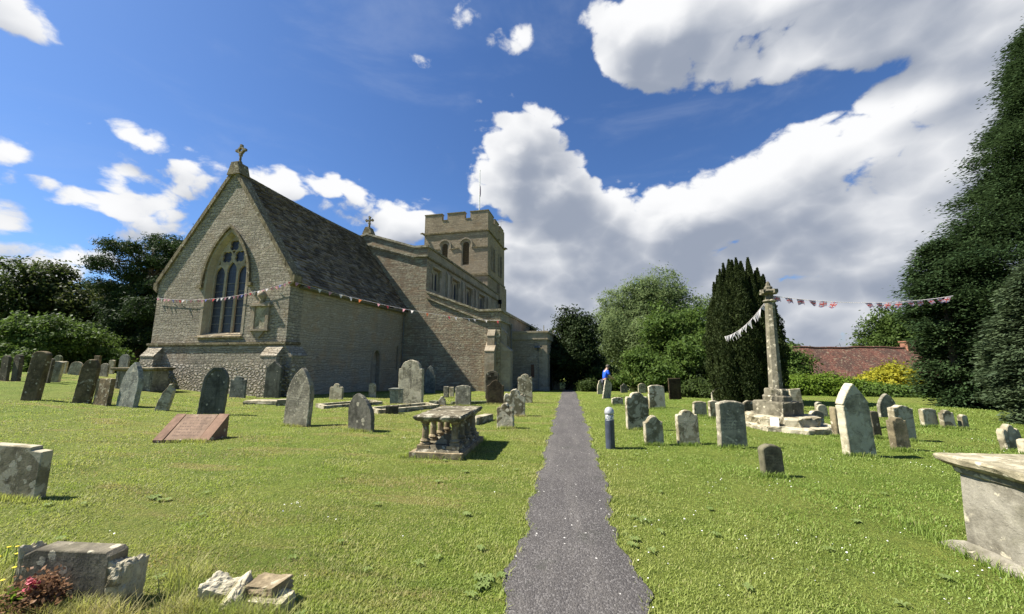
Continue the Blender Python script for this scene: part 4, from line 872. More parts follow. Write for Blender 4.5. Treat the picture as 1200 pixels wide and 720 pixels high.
# ---------------------------------------------------------------- gravestones
def outline(shape, w, h, rr):
    a = w/2
    def arc(cx, cz, r, t0, t1, n=10): return [(cx + r*math.cos(t0 + (t1-t0)*i/n), cz + r*math.sin(t0 + (t1-t0)*i/n)) for i in range(n+1)]
    if shape == 'round':
        k = min(a, h*.6); e = min(.8, 1); p = [(a*math.cos(t), h - k*e + k*e*math.sin(t)) for t in [PI*i/18 for i in range(19)]]
    elif shape == 'seg':
        r = .16*w; p = [(a - .02*w, h - r)] + [(a*.98*math.cos(t), h - r + r*math.sin(t)) for t in [PI*.04 + PI*.92*i/14 for i in range(15)]] + [(-a + .02*w, h - r)]
    elif shape == 'seground':
        r = .3*w; p = [(a*math.cos(t), h - r + r*math.sin(t)) for t in [PI*i/16 for i in range(17)]]
    elif shape in ('gothic', 'bluntgothic', 'lopgothic'):
        rise = min((1.0 if shape == 'gothic' else .8 if shape == 'bluntgothic' else 1.05)*w, h*.62); z0 = h - rise; R = (a*a + rise*rise)/(2*a); c = R - a; th = math.atan2(rise, c) if c > 0 else PI/2
        right = [(-c + R*math.cos(th*i/10), z0 + R*math.sin(th*i/10)) for i in range(10)]
        p = right + [(0, h)] + [(-x, z) for x, z in right[::-1]]
        if shape == 'lopgothic': p = [(x - .14*w*(max(0, z - z0)/rise), z) for x, z in p]
        if shape == 'bluntgothic': p = [(x, min(z, h - .10*w + .10*(z - h + .1*w)) if z > h - .1*w else z) for x, z in p]
    elif shape in ('shoulder', 'shoulderround'):
        s = .14*w if shape == 'shoulder' else .05*w; b = a - (.20*w if shape == 'shoulder' else .1*w); k = min(b*.85, h*.4); z0 = h - k
        p = [(a, z0 - s*.2), (a - s*.3, z0 + s*.35)] + ([(b + .02*w, z0 + s*.35), (b, z0 + s*.3)] if shape == 'shoulder' else []) + [(b*math.cos(t), z0 + s*.3 + (k - s*.3)*math.sin(t)) for t in [PI*i/14 for i in range(15)]] + ([(-b, z0 + s*.3), (-b - .02*w, z0 + s*.35)] if shape == 'shoulder' else []) + [(-a + s*.3, z0 + s*.35), (-a, z0 - s*.2)]
    elif shape == 'peakshoulder':
        z0 = h - .42*w; p = [(a, z0), (a*.86, z0 + .06*w), (a*.8, z0 + .08*w), (0, h), (-a*.8, z0 + .08*w), (-a*.86, z0 + .06*w), (-a, z0)]
    elif shape == 'bumpy':
        z0 = h - .36*w; p = [(a, z0)] + arc(a*.72, z0, a*.28, 0, PI*.8, 6) + arc(0, h - a*.46, a*.46, .1, PI - .1, 10) + arc(-a*.72, z0, a*.28, PI*.2, PI, 6) + [(-a, z0)]
    elif shape in ('ogee', 'ogeeflat', 'ogeetall'):
        rise = (.34 if shape == 'ogee' else .14 if shape == 'ogeeflat' else .72)*w; z0 = h - rise
        f = lambda t: z0 + rise*(.5 + .5*math.cos(PI*min(1, abs(t)/.92)))**(.8)
        if shape == 'ogeetall': f = lambda t: z0 + rise*(1 - abs(t)**1.35)*(1 if abs(t) > .12 else 1 + .03)
        n = 20; p = [(a*(1 - 2*i/n), f(1 - 2*i/n)) for i in range(n+1)]
        if shape == 'ogeetall': p = [(a, z0 - .30*w), (a*1.0, z0 - .12*w), (a*.93, z0 - .11*w), (a*.93, z0 - .05*w), (a, z0 - .04*w)] + p + [(-a, z0 - .04*w), (-a*.93, z0 - .05*w), (-a*.93, z0 - .11*w), (-a, z0 - .12*w), (-a, z0 - .30*w)]
    elif shape == 'peak':
        z0 = h - .4*w; p = [(a, z0), (.05*w, h), (-.05*w, h), (-a, z0)]
    elif shape == 'rough':
        p = [(a*.9, h*.5), (a*.75, h*.78), (a*.35, h*.86), (a*.2, h), (-a*.3, h*.97), (-a*.45, h*.8), (-a*.8, h*.66), (-a, h*.35)]
    else: p = [(a, h), (-a, h)]
    base = [(-a, -.25)]; pts = base + [(a, -.25)] + p
    # resample so that worn edges can wander
    out = []; st = max(.035, w/22)
    for i in range(len(pts)):
        A, B = Vector(pts[i]), Vector(pts[(i+1) % len(pts)]); n = max(1, int((B-A).length/st))
        for j in range(n): out.append(A + (B-A)*(j/n))
    ph = [rr.uniform(0, 6.28) for _ in range(6)]; amp = (.020 if shape in ('rough', 'bumpy') else .009)*w
    res = []
    for q in out:
        d = amp*(math.sin(q.x*19/w+ph[0]) * math.sin(q.y*17+ph[1]) + .7*math.sin(q.x*41/w+ph[2])*math.sin(q.y*43+ph[3])) + rr.uniform(-.22, .22)*amp
        dir_ = Vector((q.x, q.y - h*.45)); dir_ = dir_.normalized() if dir_.length > 1e-5 else Vector((0, 1))
        res.append((q.x + dir_.x*d, q.y + dir_.y*d) if q.y > -.2 else (q.x, q.y))
    return res
def slab_stone(mb, pts, th, bev=.014, rec=0):
    n = len(pts); ins = inset_path(pts, bev); ins2 = inset_path(pts, bev*.35)
    rs = [[(p[0], -th/2, p[1]) for p in ins], [(p[0], -th/2 + bev*.35, p[1]) for p in ins2], [(p[0], -th/2 + bev, p[1]) for p in pts], [(p[0], th/2 - bev, p[1]) for p in pts], [(p[0], th/2, p[1]) for p in ins]]
    if rec:
        a = inset_path(pts, .085); b = inset_path(pts, .10)
        rs = [[(p[0], -th/2 + .022, p[1]) for p in b], [(p[0], -th/2, p[1]) for p in a]] + rs
    mb.rings(rs)
GRP = 'old headstones in the churchyard'
for i, (X, Y, w_s, h_s, shape, tilt, yaw, mat, th, rec, label) in enumerate(STONES):
    rr = random.Random(100 + i)
    mb = MB(); sc_ = 1.0
    slab_stone(mb, outline(shape, w_s*sc_*.98, h_s, rr), max(th, .07), .012 + .01*rr.random(), rec)
    mt_ = M[mat]
    if mat in STONE_ARGS and any(label.startswith(k_) for k_ in ('large square grey', 'tall dark slate headstone', 'tall grey pointed headstone', 'speckled blue-grey pointed', 'small plain dark', 'large pale grey headstone', 'small blue-grey shouldered', 'dark brown headstone with a curved')):
        base_, kw_ = STONE_ARGS[mat]; mt_ = lettered('lettered_' + mat, base_, 'x', max(4, int(h_s*7)), -w_s*.36, w_s*.36, h_s*.36, h_s*.76, **kw_)
    o = mb.build('headstone', mt_, None)
    o.location = (X + (th*.35 if X > 0 else 0), Y + th/2, surf(X, Y)); o.rotation_euler = (D2R(rr.uniform(-3.5, 2)), D2R(tilt + rr.uniform(-1, 1)), D2R(yaw + rr.uniform(-4, 3)))
    tag(o, label, 'headstone', GRP)

from mathutils import noise as mnoise
def lump(mb, c, s, rr, sub=2, amp=.16, rot=None, n=10):
    """angular broken stone: a box with chipped, uneven faces"""
    vs = {}; V = []; Fs = []
    R = (Matrix.Rotation(rot[2], 3, 'Z') @ Matrix.Rotation(rot[1], 3, 'Y') @ Matrix.Rotation(rot[0], 3, 'X')) if rot else Matrix.Identity(3)
    off = Vector((rr.uniform(0, 50), rr.uniform(0, 50), rr.uniform(0, 50)))
    def vid(p):
        k = tuple(round(x, 4) for x in p)
        if k not in vs:
            q = Vector(p); sph = q.normalized()*1.15; q = q*.84 + sph*.16
            d = amp*(1.3*mnoise.noise(q*.8 + off) + .9*abs(mnoise.noise(q*1.7 + off*1.3)) - .25 + .30*mnoise.noise(q*4.2 + off) + .16*mnoise.noise(q*9 + off))
            q = q*(1 + d); q = R @ Vector((q.x*s[0], q.y*s[1], q.z*s[2])); vs[k] = len(V); V.append((q.x + c[0], q.y + c[1], q.z + c[2]))
        return vs[k]
    for ax in range(3):
        for sg in (-1, 1):
            for i in range(n):
                for j in range(n):
                    qs = []
                    for di, dj in ((0,0),(1,0),(1,1),(0,1)):
                        p = [0, 0, 0]; p[ax] = sg; p[(ax+1)%3] = -1 + 2*(i+di)/n; p[(ax+2)%3] = -1 + 2*(j+dj)/n; qs.append(vid(p))
                    Fs.append(tuple(qs))
    mb.add(V, Fs); return mb

# ---------------------------------------------------------------- pillared table tomb by the path
A_ = Vector((-1.86, 6.34)); ang = math.atan2(.34, -.94) ; # front edge direction
TL, TWd = 1.42, .80
tm = empty('table_tomb', (A_.x, A_.y, surf(A_.x, A_.y)), D2R(-1), label='pillared stone table tomb with lichened slab on the lawn left of the path', cat='tomb')
# local: x to the left (negative), y away
def tb_(x0, x1, y0, y1, z0, z1, jit=0): return (-x1, y0, z0), (-x0, y1, z1)
rr = random.Random(5)
mb = MB(); mb.box((-TWd-.08, -.06, -.1), (.06, TL+.06, .10)); mb.build('plinth', M['tomb'], tm)
mb = MB(); mb.add([(-TWd,0,.10),(0,0,.10),(0,TL,.10),(-TWd,TL,.10),(-TWd+.07,.07,.20),(-.07,.07,.20),(-.07,TL-.07,.20),(-TWd+.07,TL-.07,.20)], [(0,3,2,1),(4,5,6,7),(0,1,5,4),(1,2,6,5),(2,3,7,6),(3,0,4,7)]); mb.build('base_course', M['tombdark'], tm)
mb = MB(); mb.add([(-TWd+.28,.2,.20),(-.28,.2,.20),(-.28,TL-.2,.20),(-TWd+.28,TL-.2,.20),(-TWd/2,.26,.33),(-TWd/2,TL-.26,.33)], [(0,1,4),(1,2,5,4),(2,3,5),(3,0,4,5)]); mb.build('coped_ledger', M['tomb'], tm)
prof = [(.085,0),(.085,.03),(.065,.05),(.085,.075),(.07,.10),(.052,.115),(.054,.24),(.047,.355),(.06,.365),(.06,.38),(.05,.385),(.078,.42),(.085,.425),(.085,.45)]
for sx in (0, 1):
    for k in range(4):
        x = -.13 - sx*(TWd - .26); y = .14 + k*(TL - .28)/3
        mb = MB(); mb.box((x-.11, y-.11, .15), (x+.11, y+.11, .20)); mb.lathe([(r_*1.12, z*.9) for r_, z in prof], 14, (x, y, .20)); mb.build('pillar', M['tomb'], tm)
mb = MB(); rs = []
for z, o in ((.602, -.03), (.62, .005), (.655, .03), (.685, .035), (.71, .015)):
    ring = []
    pts = [(-TWd-o, -o), (o, -o), (o, TL+o), (-TWd-o, TL+o)]
    for i in range(4):
        p, q = Vector(pts[i]), Vector(pts[(i+1)%4])
        for j in range(14): v = p + (q-p)*(j/14); ring.append((v.x + rr.uniform(-.008,.008), v.y + rr.uniform(-.008,.008), z + rr.uniform(-.004,.004)))
    rs.append(ring)
mb.rings(rs); mb.build('slab', M['tombdark'], tm)

# ---------------------------------------------------------------- chest tomb at the right
tr = empty('chest_tomb', (3.50, 4.11, surf(3.50, 4.11)), D2R(2), label='large pale stone chest tomb with overhanging slab top beside the conifer', cat='tomb')
mb = MB(); mb.rings([[(x*1.0, y, z) for x, y in ((-.0-o, o), (.74+o, o), (.74+o, -2.1-o), (-.0-o, -2.1-o))] for z, o in ((-.1, .02), (.30, .012), (.655, .0), (.672, .02), (.715, .03))]); mb.build('body', M['tombpale'], tr)
rr = random.Random(8)
mb = MB(); rs = []
for z, o in ((-.1, .13), (.02, .12), (.05, .085), (.075, .03)):
    ring = []; pts = [(-o, o), (.74+o, o), (.74+o, -2.1-o), (-o, -2.1-o)]
    for i in range(4):
        p, q = Vector(pts[i]), Vector(pts[(i+1)%4])
        for j in range(16): v = p + (q-p)*(j/16); ring.append((v.x + rr.uniform(-.03,.03)*(o>.1), v.y + rr.uniform(-.03,.03)*(o>.1), z + rr.uniform(-.015,.015)))
    rs.append(ring)
mb.rings(rs); mb.build('plinth', M['tombpale'], tr)
mb = MB(); rs = []
for z, o in ((.716, .03), (.73, .065), (.76, .10), (.80, .108), (.815, .095)):
    ring = []; pts = [(-o, o), (.74+o, o), (.74+o, -2.1-o), (-o, -2.1-o)]
    for i in range(4):
        p, q = Vector(pts[i]), Vector(pts[(i+1)%4])
        for j in range(18): v = p + (q-p)*(j/18); ring.append((v.x + rr.uniform(-.007,.007), v.y + rr.uniform(-.007,.007), z + rr.uniform(-.003,.003)))
    rs.append(ring)
mb.rings(rs); mb.build('slab', M['paled'], tr)

# ---------------------------------------------------------------- chest tomb against the church corner
cx_, cy_ = -20.0, 15.05
ct = empty('chest_tomb', (cx_, cy_, surf(cx_, cy_)), D2R(3), label='long grey chest tomb with flat slab top in front of the church gable corner', cat='tomb')
MB().box((-1.0, -.35, -.2), (.92, .35, .86)).build('body', M['grey'], ct)
for x in (-.95, .2, .78):
    MB().box((x, -.38, -.1), (x+.1, -.352, .84)).build('corner_strip', M['grey'], ct)
mb = MB(); mb.rings([[(x, y, z) for x, y in ((-1.08-o, -.43-o), (1.0+o, -.43-o), (1.0+o, .43+o), (-1.08-o, .43+o))] for z, o in ((.862, -.03), (.90, .06), (.96, .08), (1.0, .08), (1.01, .06))]); mb.build('slab', M['darkedge'], ct)

# ---------------------------------------------------------------- red granite desk tablet
X, Y = -7.95, 6.83
tb = empty('desk_tablet', (X, Y, surf(X, Y)), D2R(8), label='sloping red granite desk tablet in front of the dark slate headstone', cat='tablet')
def wedge(mb, x0, x1, y0, y1, z0, z1, b=-.1): return mb.add([(x0,y0,b),(x1,y0,b),(x1,y1,b),(x0,y1,b),(x0,y0,z0),(x1,y0,z0),(x1,y1,z1),(x0,y1,z1)], [(0,3,2,1),(4,5,6,7),(0,1,5,4),(1,2,6,5),(2,3,7,6),(3,0,4,7)])
wedge(MB(), -.34, .36, .0, .47, .05, .50).build('sloping_face', M['letterdesk'], tb)
wedge(MB(), -.56, -.36, -.02, .48, .05, .51).build('side_block', M['pinktomb'], tb)
wedge(MB(), .375, .60, -.02, .48, .05, .51).build('side_block', M['pinktomb'], tb)
# ---------------------------------------------------------------- foreground low headstone with rustic ends
fx, fy = -3.45, 2.36
ks = empty('low_headstone', (fx, fy, surf(fx, fy)), D2R(4), label='low wide grey headstone with rough rocky ends and withered flowers before it', cat='headstone', group=GRP)
mb = MB(); slab_stone(mb, [(-.36, -.2), (.30, -.2), (.30, .345), (.27, .372), (-.27, .372), (-.36, .33)], .13, .01); mb.build('panel', M['letterpanel'], ks)
rr = random.Random(21); mb = MB(); lump(mb, (.365, .02, .10), (.07, .075, .19), rr, amp=.22, n=14); lump(mb, (.36, -.03, .22), (.045, .05, .06), rr, amp=.25); mb.build('rocky_end', M['lichen'], ks)
mb = MB(); lump(mb, (-.40, .03, .10), (.05, .075, .22), rr, amp=.32); mb.build('rocky_end', M['lichen'], ks)
# other foreground stones
mb = MB(); slab_stone(mb, [(-.75, -.2), (.30, -.2), (.30, .545), (.15, .56), (.15, .60), (-.75, .64)], .115, .012)
o = mb.build('headstone', M['lichen'], None, False, (-6.60, 3.80, surf(-6.6, 3.8)), (0, 0, D2R(4))); tag(o, 'thick grey headstone with stepped top corner, cut off by the left side of the photo', 'headstone', GRP)
for c, s, rot, lab, mt, sd in (((-2.42, 2.46, .05), (0.092, 0.084, 0.109), (.2, .3, .3), 'jagged white-spotted broken stone, leftmost of the heap near the flowers', 'lichenp', 31),
    ((-2.25, 2.44, .07), (0.076, 0.109, 0.059), (.25, -.75, .2), 'ridge-shaped broken coping stone in the middle of the heap', 'lichen', 32),
    ((-2.09, 2.52, .10), (0.126, 0.084, 0.050), (.0, -.06, -.1), 'flat pale squared stone lying on top at the right of the heap', 'tomb', 33),
    ((-2.00, 2.46, .02), (0.118, 0.084, 0.076), (.0, .05, .1), 'grey squared block under the flat pale stone of the heap', 'paled', 34)):
    mb = MB(); lump(mb, (0, 0, 0), s, random.Random(sd), amp=(.22 if sd < 33 else .13), rot=rot, n=16)
    o = mb.build('broken_stone', M[mt], None, False, (c[0], c[1], surf(c[0], c[1]) + c[2])); tag(o, lab, 'stone', 'broken stones heaped on the lawn')

# ---------------------------------------------------------------- kerbs, ledgers and small monuments on the left lawn
def block(name, X, Y, size, rz, mat, label, cat, group=None, sd=0, amp=.05, dz=0):
    mb = MB(); lump(mb, (0, 0, size[2]*.6), size, random.Random(sd), amp=amp)
    o = mb.build(name, M[mat], None, False, (X, Y, surf(X, Y) + dz), (0, 0, rz)); return tag(o, label, cat, group)
def gpt(x, y): return x, y
block('ledger_stone', -11.45, 13.1, (.85, .32, .10), .10, 'paled', 'flat pale ledger stone lying on grass near the chancel corner', 'ledger', 'fallen ledger stones', 1)
block('ledger_stone', -10.55, 12.9, (.30, .2, .14), .5, 'lichen', 'small broken block at the end of the flat pale ledger stone', 'ledger', 'fallen ledger stones', 2)
def kerb(X, Y, L_, Wd, rz, label):
    k = empty('grave_kerb', (X, Y, surf(X, Y)), rz, label=label, cat='kerb', group='stone grave kerbs')
    for (a, b) in (((-Wd/2, 0), (Wd/2, .14)), ((-Wd/2, L_-.14), (Wd/2, L_)), ((-Wd/2, .145), (-Wd/2+.14, L_-.145)), ((Wd/2-.14, .145), (Wd/2, L_-.145))):
        MB().box((a[0], a[1], -.15), (b[0], b[1], .13)).build('kerb_stone', M['lichen'], k)
kerb(-8.75, 12.3, 2.1, .95, D2R(-38), 'low stone grave kerb right of the tall grey pointed headstone')
kerb(-6.3, 11.5, 2.2, .95, D2R(-40), 'low stone grave kerb in front of the large pale streaked headstone')
block('kerb_block', -5.55, 11.35, (.18, .14, .16), .3, 'dark', 'dark square stone block at the corner of a grave kerb', 'block', None, 5)
block('kerb_block', -5.0, 13.6, (.16, .14, .13), .1, 'mossy', 'small mossy stone block right of the large pale streaked headstone', 'block', None, 6)
block('ledger_stone', -2.38, 10.15, (.13, .42, .11), -.35, 'lichen', 'log-like lichened stone lying behind the pillared table tomb', 'ledger', 'fallen ledger stones', 7)
block('ledger_stone', -3.75, 14.3, (.75, .10, .08), .35, 'mossy', 'thin kerb strip in the grass below the dark blue-grey pointed headstone', 'ledger', 'fallen ledger stones', 8)
# grey desk-shaped box
X, Y = -6.55, 14.2
bx = empty('box_tomb', (X, Y, surf(X, Y)), D2R(6), label='grey box-shaped tomb with a thin flat lid near the chancel wall', cat='tomb')
MB().rings([[(x*s, y*s, z) for x, y in ((-.42,-.25),(.42,-.25),(.42,.25),(-.42,.25))] for z, s in ((-.2, .92), (.52, 1.0))]).build('body', M['bluespeck'], bx)
MB().box((-.47, -.29, .522), (.47, .29, .57)).build('lid', M['blue'], bx)
# stone cross grave marker
X, Y = -3.20, 15.6
gx = empty('grave_cross', (X, Y, surf(X, Y)), D2R(6), label='dark stone cross grave marker standing before the aisle wall', cat='cross')
mb = MB(); cz = .98
mb.poly([(-.07,.2),(.07,.2),(.055,cz-.07),(.20,cz-.09),(.20,cz+.09),(.06,cz+.07),(.09,cz+.24),(-.09,cz+.24),(-.06,cz+.07),(-.20,cz+.09),(-.20,cz-.09),(-.055,cz-.07)], [], -.06, .06); mb.build('cross', M['darkbrown'], gx)
MB().box((-.22,-.16,-.1),(.22,.16,.22)).build('base', M['dark'], gx)

# ---------------------------------------------------------------- churchyard cross
X, Y = 5.17, 10.42
cr_ = empty('churchyard_cross', (X, Y, surf(X, Y)), D2R(22), label='tall medieval stone cross shaft on stepped octagonal base right of the path', cat='cross')
def octstep(r, z0, z1, mat, nm, sd, n=8, rot=PI/8, jit=.03, ox=0., oy=0.):
    rr = random.Random(sd); mb = MB(); rs = []
    for z, o in ((z0, 0), (z1-.03, 0), (z1, -.03)):
        ring = []
        for i in range(n):
            for j in range(5):
                a0, a1 = rot + 2*PI*i/n, rot + 2*PI*(i+1)/n; t = j/5
                x = (math.cos(a0)*(1-t) + math.cos(a1)*t)*(r+o); y = (math.sin(a0)*(1-t) + math.sin(a1)*t)*(r+o)
                ring.append((ox + x + rr.uniform(-jit, jit), oy + y + rr.uniform(-jit, jit), z + rr.uniform(-jit, jit)*.4*(z > z0)))
        rs.append(ring)
    mb.rings(rs); return mb.build(nm, M[mat], cr_)
octstep(1.03, -.2, .12, 'lichenp', 'step', 1, ox=.16, oy=.05, jit=.045); octstep(.82, .122, .32, 'lichen', 'step', 2, ox=.08, oy=.02, jit=.04)
octstep(.52, .322, .66, 'shaft', 'socket_stone', 3, 4, PI/4 + .12, .015); octstep(.32, .662, .80, 'shaft', 'socket_moulding', 4, 8, PI/8, .008); octstep(.265, .802, .96, 'shaft', 'socket_moulding', 5, 8, PI/8, .008)
mb = MB(); mb.rings([[(r*math.cos(PI/8+2*PI*i/8) + lx, r*math.sin(PI/8+2*PI*i/8), z) for i in range(8)] for z, r, lx in ((.96, .160, 0), (1.3, .150, .01), (2.4, .130, .045), (3.16, .118, .08))]); mb.build('shaft', M['shaft'], cr_)
mb = MB(); mb.lathe([(.14,0),(.17,.03),(.15,.06),(.10,.08),(.09,.16),(.11,.2),(.18,.25),(.20,.29),(.16,.31),(.09,.34),(.10,.40),(.06,.44),(.05,.50),(.02,.56)], 8, (.08, 0, 3.16), 0, PI/8)
for a in range(4):
    c, s = math.cos(a*PI/2), math.sin(a*PI/2); lump(mb, (.08 + c*.17, s*.17, 3.44), (.055, .055, .055), random.Random(a), amp=.15)
mb.build('carved_head', M['shaft'], cr_)
pn_ = MB(); pn_.box((-.085, -.012, .135), (.085, -.006, .33)); nt = pn_.build('paper_notice', M['paper'], None, False, (0, 0, 0))
NA = D2R(-126); 
nt.location = (X + .07 + math.cos(NA)*.80, Y + .04 + math.sin(NA)*.80, surf(X, Y) + .0); nt.rotation_euler = (0, 0, NA + PI/2)
tag(nt, 'white paper notice fixed to the step of the stone cross', 'notice')
mb = MB()
for k in range(8): mb.box((-.06, -.0145, .152 + k*.021), (.06 - .05*((k*7) % 3)/3, -.0125, .159 + k*.021))
mb.build('faint_print', simple('faint_pink_print', (.62,.45,.52)), nt)

# ---------------------------------------------------------------- bollard lamp
X, Y = .76, 7.55
bl = empty('bollard_lamp', (X, Y, surf(X, Y)), 0, label='dark grey bollard lamp with domed silver cap beside the path', cat='bollard')
MB().lathe([(.088, -.1), (.088, .52), (.083, .525)], 20).build('post', M['metal'], bl, False)
m = NT('clear_lamp_lens'); b_ = m.n('ShaderNodeBsdfPrincipled', i={'Base Color': (.85,.88,.87), 'Roughness': .12, 'Transmission Weight': .75, 'IOR': 1.45}); m.out(b_.outputs[0]); M['lens'] = m.m
MB().lathe([(.080, .527), (.082, .56), (.082, .635)], 20).build('lens', M['lens'], bl, True)
MB().lathe([(.045, .528), (.040, .57), (.052, .60), (.045, .632)], 12).build('bulb_core', M['alu'], bl)
MB().lathe([(.090, .636), (.092, .66), (.088, .70), (.071, .737), (.040, .760), (.004, .768)], 20).build('cap', M['alu'], bl, True)

# ---------------------------------------------------------------- person bending over a stone
def skin_mesh(name, joints, edges, mat, parent, sub=2):
    me = bpy.data.meshes.new(name); me.from_pydata([j[0] for j in joints], edges, [])
    o = bpy.data.objects.new(name, me); COL.objects.link(o)
    md = o.modifiers.new('s', 'SKIN'); md.use_smooth_shade = True
    for v, j in zip(me.skin_vertices[0].data, joints):
        r = j[1]; v.radius = r if isinstance(r, tuple) else (r, r)
    me.skin_vertices[0].data[0].use_root = True
    sb = o.modifiers.new('d', 'SUBSURF'); sb.levels = sub; sb.render_levels = sub
    bpy.context.view_layer.update()
    ev = o.evaluated_get(bpy.context.evaluated_depsgraph_get()); nm = bpy.data.meshes.new_from_object(ev)
    bpy.data.objects.remove(o)
    nm.polygons.foreach_set('use_smooth', [True]*len(nm.polygons))
    return link(name, nm, mat, parent)
X, Y = 1.78, 19.3
pe = empty('person', (X, Y, surf(X, Y)), D2R(20), label='person in a bright blue shirt and dark trousers stooping towards a headstone', cat='person')
skinm = simple('skin', (.45,.27,.19), .6, .3, 0, .08); shirt = simple('blue_cotton', (.02,.09,.55), .8, .2, 0, .2); trou = simple('dark_denim', (.045,.05,.06), .85, .2); hairm = simple('grey_brown_hair', (.09,.075,.06), .8); shoe = simple('dark_leather', (.03,.025,.02), .5)
J = [((0,0,.86),(.13,.10)), ((.03,0,1.06),(.12,.09)), ((.09,0,1.26),(.13,.09)), ((.125,0,1.36),.055), ((.17,0,1.43),.075), ((.205,0,1.485),.08),
     ((.10,.18,1.28),.055), ((.17,.25,1.05),.042), ((.36,.20,.94),.034), ((.43,.17,.90),(.035,.018)),
     ((.10,-.18,1.28),.055), ((.17,-.25,1.05),.042), ((.36,-.20,.94),.034), ((.43,-.17,.90),(.035,.018)),
     ((0,.10,.80),.085), ((.03,.11,.46),.058), ((-.03,.12,.09),.042), ((0,-.10,.80),.085), ((.05,-.11,.46),.058), ((0,-.12,.09),.042), ((.11,.13,.03),.035), ((.13,-.13,.03),.035)]
E_ = [(0,1),(1,2),(2,3),(3,4),(4,5),(2,6),(6,7),(7,8),(8,9),(2,10),(10,11),(11,12),(12,13),(0,14),(14,15),(15,16),(0,17),(17,18),(18,19),(16,20),(19,21)]
body = skin_mesh('body', J, E_, skinm, pe)
for s in (-1, 1):
    for k, (dx, dy, l) in enumerate(((.0, .03, .055), (.01, .012, .065), (.01, -.008, .06), (.0, -.026, .05), (-.03, .035, .04))):
        b0 = Vector((.45, s*.17 + dy*.9, .885)); MB().tube([b0, b0 + Vector((l*.6, 0, -l*.35)), b0 + Vector((l*.8, 0, -l))], [.009, .008, .006], 6).build('finger', skinm, pe, True)
skin_mesh('shirt', [((0,0,.84),(.165,.13)), ((.03,0,1.06),(.155,.12)), ((.085,0,1.25),(.155,.115)), ((.11,0,1.325),.08), ((.10,.19,1.27),.078), ((.145,.235,1.10),.066), ((.10,-.19,1.27),.078), ((.145,-.235,1.10),.066)], [(0,1),(1,2),(2,3),(2,4),(4,5),(2,6),(6,7)], shirt, pe)
skin_mesh('trousers', [((0,0,.84),(.15,.12)), ((0,.10,.78),.11), ((.03,.11,.46),.078), ((-.03,.12,.07),.065), ((0,-.10,.78),.11), ((.05,-.11,.46),.078), ((0,-.12,.07),.065)], [(0,1),(1,2),(2,3),(0,4),(4,5),(5,6)], trou, pe)
for s, x in ((1, .03), (-1, .06)):
    skin_mesh('shoe', [((x-.06, s*.12, .04),.045), ((x+.05, s*.125, .035),.045), ((x+.14, s*.13, .028),.035)], [(0,1),(1,2)], shoe, pe)
mb = MB(); mb.lathe([(.085, -.02), (.095, .03), (.088, .075), (.06, .11), (.02, .125)], 14, (.188, 0, 1.485)); mb.build('hair', hairm, pe, True)
mb = MB(); mb.lathe([(.004, -.016), (.016, -.008), (.018, 0), (.012, .012), (.003, .02)], 8, (.295, 0, 1.47))
for s in (-1, 1): mb.lathe([(.003, -.02), (.014, 0), (.003, .022)], 6, (.205, s*.088, 1.48))
mb.build('nose_and_ears', skinm, pe, True)
mb = MB()
for s in (-1, 1): mb.lathe([(.002, -.007), (.008, 0), (.002, .007)], 6, (.282, s*.03, 1.505))
mb.box((.275, -.022, 1.435), (.288, .022, 1.441)); mb.build('eyes_and_mouth', M['black'], pe)

